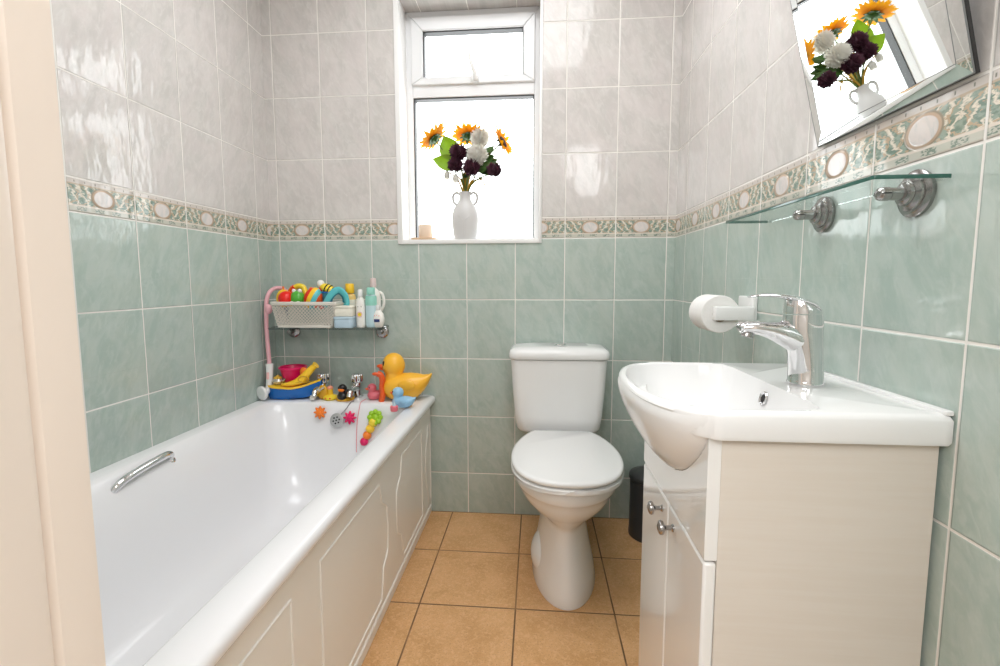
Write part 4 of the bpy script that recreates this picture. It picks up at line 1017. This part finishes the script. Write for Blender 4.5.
obj('blue_label', xf(rbox(-0.0115, 0.0115, -0.006, 0.006, 0, 0.001, 0.002, 0.0003), frame_m((0.493, -0.1205, SZ + 0.028), (0, -1, 0.0), (1, 0, 0))), 'navy', t)
obj('handle_loop', tube(catmull([(0.478, -0.105, SZ + 0.060), (0.472, -0.105, SZ + 0.075), (0.477, -0.105, SZ + 0.088), (0.487, -0.105, SZ + 0.083)], 5), 0.0038, 8), 'toy_white', t)
obj('red_dots', add(*[ell((0.493 + dx, -0.1205, SZ + dz), 0.0018, 8, 6) for dx, dz in ((-0.009, 0.047), (0.0, 0.050), (0.009, 0.047))]), 'toy_bill', t)

# ============================================================ HAND SHOWER ON A PINK HOSE
hsw = thing('hand_shower', (0.030, -0.17, ZR), 'white hand shower on a pink hose hanging in the bath corner', 'hand shower')
obj('hose', tube(catmull([(0.090, -0.020, 0.925), (0.075, -0.030, 0.955), (0.055, -0.05, 0.970), (0.036, -0.08, 0.960), (0.030, -0.105, 0.925), (0.030, -0.115, 0.86), (0.031, -0.118, 0.78), (0.034, -0.118, 0.70), (0.036, -0.118, 0.650)], 6), 0.0085, 14), 'hose_pink', hsw)
obj('hose_slider', ell((0.039, -0.112, 0.885), (0.016, 0.013, 0.021), 16, 10), 'hose_pink', hsw)
obj('wall_connector', add(tube([(0.092, -0.001, 0.922), (0.088, -0.032, 0.924)], 0.012, 14), xf(lathe([(0.018, 0), (0.018, 0.006), (0.012, 0.009)], 20), frame_m((0.092, 0, 0.922), (0, -1, 0)))), 'satin', hsw)
hp = catmull([(0.036, -0.118, 0.662), (0.036, -0.119, 0.645), (0.036, -0.122, 0.61), (0.0365, -0.128, 0.575), (0.036, -0.137, 0.556), (0.033, -0.150, 0.548)], 6)
obj('shower_handle', tube(hp, [0.012, 0.0155, 0.0155, 0.0145, 0.0135, 0.012, 0.0115] [:1] + [0.0155 - 0.0045 * i / len(hp) for i in range(len(hp) - 1)], 16), 'whitep', hsw)
obj('pink_grip', tube([(0.0362, -0.1345 + 0.0, 0.628), (0.0364, -0.1375, 0.600)], 0.006, 10, flat=0.003, side=(1, 0, 0)), 'rose', hsw)
hm = frame_m((0.026, -0.158, 0.5485), (-0.35, -0.9, -0.12), (0, 0, 1))
hd = obj('shower_head', xf(lathe([(0.012, -0.012), (0.022, -0.006), (0.0285, 0.0), (0.0295, 0.006), (0.0285, 0.009)], 32), hm), 'whitep', hsw)
obj('spray_plate', xf(lathe([(0.027, 0.0088), (0.026, 0.0105), (0, 0.012)], 32), hm), 'whitep', hd)

# ============================================================ TOYS ON THE BATH RIM
# boat
bo = thing('toy_boat', (0.135, -0.095, ZR), 'blue plastic toy boat with yellow deck carrying a magenta bowl', 'toy')
L0, L1 = 0.035, 0.245
hr = []
for i in range(25):
    t_ = i / 24; x = L0 + (L1 - L0) * t_
    sheer = ZR + 0.050 + 0.030 * max(0, (t_ - 0.45) / 0.55) ** 1.6 + 0.008 * (1 - t_) ** 2
    keel = ZR + 0.001 + 0.016 * max(0, (t_ - 0.30) / 0.7) ** 1.2 * (1 if t_ > .3 else 0) + 0.004 * sin(t_ * 9) ** 2 * t_
    hb = 0.052 * min(1, (1.02 - t_) * 2.2) ** 0.7 * min(1, 0.72 + t_ * 2)
    hr.append([(x, -0.098 + hb * s * (0.70 if k in (0, 5) else 1.0), keel + (sheer - keel) * z) for k, (s, z) in enumerate(((-1, 0), (-1.0, 0.4), (-1.05, 1), (1.05, 1), (1.0, 0.4), (1, 0)))])
obj('hull', loft(hr), 'toy_blue', bo, sharp=50)
dk = [[(p[0], -0.098 + (p[1] + 0.098) * k, z + dz) for p, z in ((r[2], r[2][2]), (r[3], r[3][2]))] for r in hr for k, dz in ((1.06, 0.0),)]
deck = loft([[(r[2][0], -0.098 + (r[2][1] + 0.098) * 1.07, r[2][2] - 0.004), (r[2][0], -0.098 + (r[2][1] + 0.098) * 1.07, r[2][2] + 0.004), (r[3][0], -0.098 + (r[3][1] + 0.098) * 1.07, r[3][2] + 0.004), (r[3][0], -0.098 + (r[3][1] + 0.098) * 1.07, r[3][2] - 0.004)] for r in hr])
obj('deck', deck, 'toy_yellow', bo)
bz = ZR + 0.0585
mbw = thing('toy_bowl', (0.130, -0.085, bz), 'magenta plastic bowl standing on the toy boat', 'toy')
obj('bowl_shell', mv(lathe([(0.026, 0), (0.030, 0.003), (0.044, 0.038), (0.051, 0.064), (0.054, 0.068), (0.053, 0.071), (0.049, 0.069), (0.041, 0.038), (0.026, 0.006)], 36), 0.118, -0.085, bz), 'toy_magenta', mbw)
obj('bowl_rim', mv(loft([circ(0.0525, 0.064, 36), circ(0.0562, 0.066, 36), circ(0.0562, 0.071, 36), circ(0.0525, 0.0725, 36), circ(0.049, 0.0705, 36)], False, False), 0.118, -0.085, bz), 'toy_magenta', mbw)
tp = thing('toy_teapot', (0.070, -0.120, bz), 'tiny silver and gold toy pot at the boat stern beside the shower', 'toy')
M['silver'] = plain('shiny_silver_plastic', (0.62, 0.60, 0.52), 0.2, 0.7)
obj('pot', mv(lathe([(0.014, 0), (0.020, 0.006), (0.023, 0.014), (0.020, 0.022), (0.016, 0.025)], 24), 0.070, -0.120, bz + 0.003), 'silver', tp)
obj('pot_lid', mv(lathe([(0.017, 0.0255), (0.015, 0.031), (0.007, 0.034), (0.005, 0.038), (0, 0.039)], 24), 0.070, -0.120, bz + 0.003), 'toy_gold', tp)
obj('pot_spout', tube([(0.088, -0.120, bz + 0.014), (0.097, -0.120, bz + 0.022), (0.101, -0.120, bz + 0.027)], [0.005, 0.004, 0.0032], 10), 'silver', tp)
el = thing('elephant_toy', (0.185, -0.125, bz), 'yellow elephant-like pouring toy lying on the toy boat deck', 'toy')
obj('toy_body', tube(catmull([(0.100, -0.145, bz + 0.008), (0.130, -0.145, bz + 0.010), (0.160, -0.138, bz + 0.018), (0.185, -0.13, bz + 0.034), (0.200, -0.125, bz + 0.052), (0.216, -0.12, bz + 0.070), (0.228, -0.118, bz + 0.080)], 6),
                     [0.004 + 0.013 * min(1, i / 16) - (0.006 * max(0, (i - 20) / 16)) for i in range(37)], 16), 'toy_yellow', el)
obj('ear', ell((0.182, -0.118, bz + 0.055), (0.018, 0.008, 0.020), 16, 10), 'toy_orange', el)
obj('trunk_mouth', xf(lathe([(0.010, 0), (0.015, 0.010), (0.015, 0.014), (0.011, 0.013)], 20), frame_m((0.224, -0.118, bz + 0.077), (0.75, 0.1, 0.65))), 'toy_yellow', el)
obj('bracelet', tube([(0.192 + 0.02 * cos(a), -0.145 + 0.004 * cos(a), bz + 0.030 + 0.012 * sin(a)) for a in [2 * PI * i / 20 for i in range(20)]], 0.0025, 8, closed=True), 'toy_mustard', el)
# mustard toy on the boat bow in front of the tap
t = thing('toy_fish', (0.255, -0.112, ZR), 'mustard and silver toy leaning on the boat bow in front of the tap', 'toy')
obj('fish_body', ell((0.255, -0.112, ZR + 0.030), (0.026, 0.016, 0.030), 18, 12), 'toy_mustard', t)
obj('fish_tail', prism([(0.270, ZR + 0.022), (0.292, ZR + 0.001), (0.262, ZR + 0.001)], 'y', -0.117, -0.107), 'toy_mustard', t)
obj('fish_band', tube([(0.236, -0.131, ZR + 0.026), (0.252, -0.131, ZR + 0.042), (0.268, -0.126, ZR + 0.054)], 0.004, 10), 'silver', t)
obj('white_ball', ell((0.226, -0.142, ZR + 0.0135), 0.0125, 16, 10), 'toy_white', t)

# ducks: body + head + bill + eyes
def duck(name, base, s, label, bm_, billm, headm=None, face=-1, tail=1.0, group=None, eyem='toy_black', rotz=0.0, zs=1.0):
    base = Vector(base)
    t = thing(name, base, label, 'rubber duck', group)
    R = Matrix.Translation(base) @ Matrix.Rotation(rotz, 4, 'Z') @ Matrix.Scale(s, 4) @ Matrix.Diagonal((1, 1, zs, 1))
    f = face
    rings = []
    prof = [(-1.0, 0.02, 0.50), (-0.96, 0.26, 0.48), (-0.82, 0.50, 0.47), (-0.55, 0.66, 0.47), (-0.2, 0.70, 0.48), (0.15, 0.68, 0.49), (0.45, 0.58, 0.53), (0.70, 0.42, 0.62), (0.90, 0.24, 0.76), (1.02, 0.10, 0.90), (1.06, 0.02, 0.96)]
    for x, r, zc in prof:
        hz = min(r * 0.74, zc - 0.0) if x < 0.5 else r * 0.72
        rings.append([(-f * x, r * 0.86 * cos(2 * PI * j / 28), max(0.0, zc + hz * sin(2 * PI * j / 28)) if x < 0.6 else zc + hz * sin(2 * PI * j / 28)) for j in range(28)])
    P = catmull
    obj('body', xf(loft(rings), R), bm_, t, sharp=80)
    hc = Vector((f * 0.52, 0, 1.24))
    obj('head', xf(add(ell(hc, (0.46, 0.44, 0.45), 28, 18), loft([circ(0.42, 0.74, 28, f * 0.50), circ(0.36, 0.88, 28, f * 0.51), circ(0.37, 1.0, 28, f * 0.52)])), R), headm or bm_, t, sharp=80)
    obj('bill', xf(add(ell((f * 1.03, 0, 1.20), (0.20, 0.17, 0.075), 18, 12), ell((f * 0.98, 0, 1.10), (0.15, 0.14, 0.05), 18, 12)), R), billm, t)
    for sg in (-1, 1): obj('eye', xf(ell((f * 0.84, sg * 0.27, 1.34), (0.06, 0.06, 0.09), 10, 8), R), eyem, t)
    for sg in (-1, 1):
        obj('wing', xf(ell((-f * 0.15, sg * 0.56, 0.62), (0.36, 0.10, 0.20), 18, 12), R), bm_, t)
    return t, R
bd, R = duck('rubber_duck', (0.600, -0.088, ZR), 0.100, 'big yellow rubber duck in the far corner of the bath rim', 'toy_duck', 'toy_bill', face=-1, zs=1.14)
bd2, R = duck('rubber_duck', (0.624, -0.215, ZR), 0.047, 'small light blue rubber duck on the front rim before the big duck', 'toy_skyblue', 'toy_bill', face=-1, rotz=-0.15)
cp = thing('tiny_pink_tub', (0.606, -0.267, ZR), 'tiny pink tub with pale stopper in front of the light blue duck', 'toy')
obj('tub_body', mv(lathe([(0.012, 0), (0.014, 0.002), (0.015, 0.018), (0.012, 0.021)], 20), 0.600, -0.266, ZR), 'toy_pink', cp)
obj('stopper', mv(lathe([(0.007, 0.021), (0.006, 0.028), (0.0025, 0.034), (0.002, 0.042), (0, 0.043)], 16), 0.600, -0.266, ZR), 'lblue', cp)
pk, R = duck('rubber_duck', (0.478, -0.093, ZR), 0.040, 'pink rubber duck with orange bill tucked against the big yellow duck', 'toy_pink', 'toy_bill', face=-1, rotz=0.55)
orr = thing('toy_seahorse', (0.503, -0.145, ZR), 'orange upright toy standing between the pink duck and the big duck', 'toy')
obj('upright_body', tube(catmull([(0.506, -0.128, ZR), (0.512, -0.128, ZR + 0.03), (0.508, -0.128, ZR + 0.06), (0.512, -0.128, ZR + 0.088), (0.506, -0.130, ZR + 0.108), (0.494, -0.132, ZR + 0.114)], 5), [0.012] * 6 + [0.010] * 8 + [0.012] * 12, 14), 'toy_bill', orr)
obj('snout', ell((0.486, -0.133, ZR + 0.113), (0.014, 0.009, 0.007), 14, 10), 'toy_bill', orr)
# black duck and little yellow duck
bk_, R = duck('rubber_duck', (0.350, -0.112, ZR), 0.041, 'black rubber duck with orange face and yellow base on the far rim', 'toy_black', 'toy_orange', face=-1, rotz=PI / 2 - 0.1)
obj('yellow_base', mv(loft([circ(0.034, 0.0, 28), circ(0.037, 0.004, 28), circ(0.036, 0.012, 28), circ(0.030, 0.015, 28)]), 0.350, -0.112, ZR), 'toy_mustard', bk_)
obj('orange_face', xf(ell((-0.72, 0, 1.18), (0.30, 0.36, 0.24), 18, 12), R), 'toy_orange', bk_)
lt = thing('toy_duckling', (0.288, -0.112, ZR), 'tiny yellow bathing duckling with peach head on the far rim', 'toy', None)
obj('float_body', mv(lathe([(0.022, 0), (0.029, 0.005), (0.030, 0.011), (0.024, 0.017), (0.012, 0.021)], 28), 0.288, -0.112, ZR), 'toy_lemon', lt)
obj('neck', mv(lathe([(0.011, 0.018), (0.010, 0.038), (0.012, 0.044)], 18), 0.287, -0.110, ZR), 'toy_yellow', lt)
obj('duckling_head', ell((0.287, -0.112, ZR + 0.048), (0.0125, 0.011, 0.010), 16, 10), 'toy_peach', lt)
obj('feet_marks', add(*[ell((0.288 + s * 0.008, -0.139, ZR + 0.010), (0.0045, 0.003, 0.0035), 10, 8) for s in (-1, 1)]), 'toy_bill', lt)

# suction flowers on the inner end of the bath
def inner_y(z):  # far end wall of the bath
    return lerp_tab([(z_, d) for z_, a, b, c, d, r in inner], z)[0]
def flower_disc(x, z, mat, label):
    y = inner_y(z) - 0.001
    t = thing('suction_flower', (x, y, z), label, 'toy', 'suction flower toys in the bath')
    m4 = frame_m((x, y - 0.010, z), (0, -1, 0.2), (1, 0, 0))
    def fr(s, h): return [((0.0215 + 0.0055 * cos(8 * a)) * s * cos(a), (0.0215 + 0.0055 * cos(8 * a)) * s * sin(a), h) for a in [2 * PI * i / 96 for i in range(96)]]
    obj('petals', xf(loft([fr(0.8, -0.004), fr(0.97, -0.002), fr(1.0, 0.002), fr(0.9, 0.006), fr(0.6, 0.0085), fr(0.3, 0.009)]), m4), mat, t)
    obj('flower_centre', xf(lathe([(0.008, 0.0085), (0.0075, 0.012), (0.004, 0.0135), (0, 0.0138)], 20), m4), mat, t)
    obj('suction_cup', xf(lathe([(0.012, -0.0098), (0.011, -0.007), (0.005, -0.0045), (0.005, -0.002)], 20), m4), 'greyp', t)
flower_disc(0.273, 0.479, 'toy_orange', 'orange suction flower stuck inside the bath left of the overflow')
flower_disc(0.396, 0.462, 'toy_magenta', 'magenta suction flower stuck beside the bath overflow')
# thin pink cord hanging from the far rim
tag(obj('pull_cord', tube(catmull([(0.432, -0.10, ZR + 0.0015), (0.430, -0.150, ZR + 0.0015), (0.429, -0.166, 0.500), (0.424, -0.180, 0.45), (0.424, -0.192, 0.40), (0.427, -0.206, 0.33)], 8), 0.0012, 8), 'toy_pink'), 'thin pink cord hanging down the far end of the bath', 'cord')
# caterpillar squirter on the inner long side
ct = thing('caterpillar_toy', (0.485, -0.20, 0.38), 'green-headed yellow and magenta caterpillar toy stuck in the far bath corner', 'toy')
for x, z, r, mt in ((0.492, 0.447, 0.018, 'toy_lemon'), (0.481, 0.423, 0.0175, 'toy_yellow'), (0.470, 0.398, 0.017, 'toy_orange'), (0.459, 0.374, 0.0165, 'toy_magenta')):
    obj('segment', ell((x, inner_y(z) - r * 0.95, z), (r, r * 0.95, r), 18, 12), mt, ct)
zm = 0.468
cm = frame_m((0.500, inner_y(zm) - 0.020, zm), (0, -0.95, 0.3), (1, 0, 0))
obj('green_ruff', add(*[xf(ell((0.021 * cos(a), 0.021 * sin(a), 0), (0.011, 0.011, 0.008), 12, 8), cm) for a in [2 * PI * i / 8 for i in range(8)]], xf(ell((0, 0, 0), (0.014, 0.014, 0.008), 12, 8), cm)), 'toy_lime', ct)
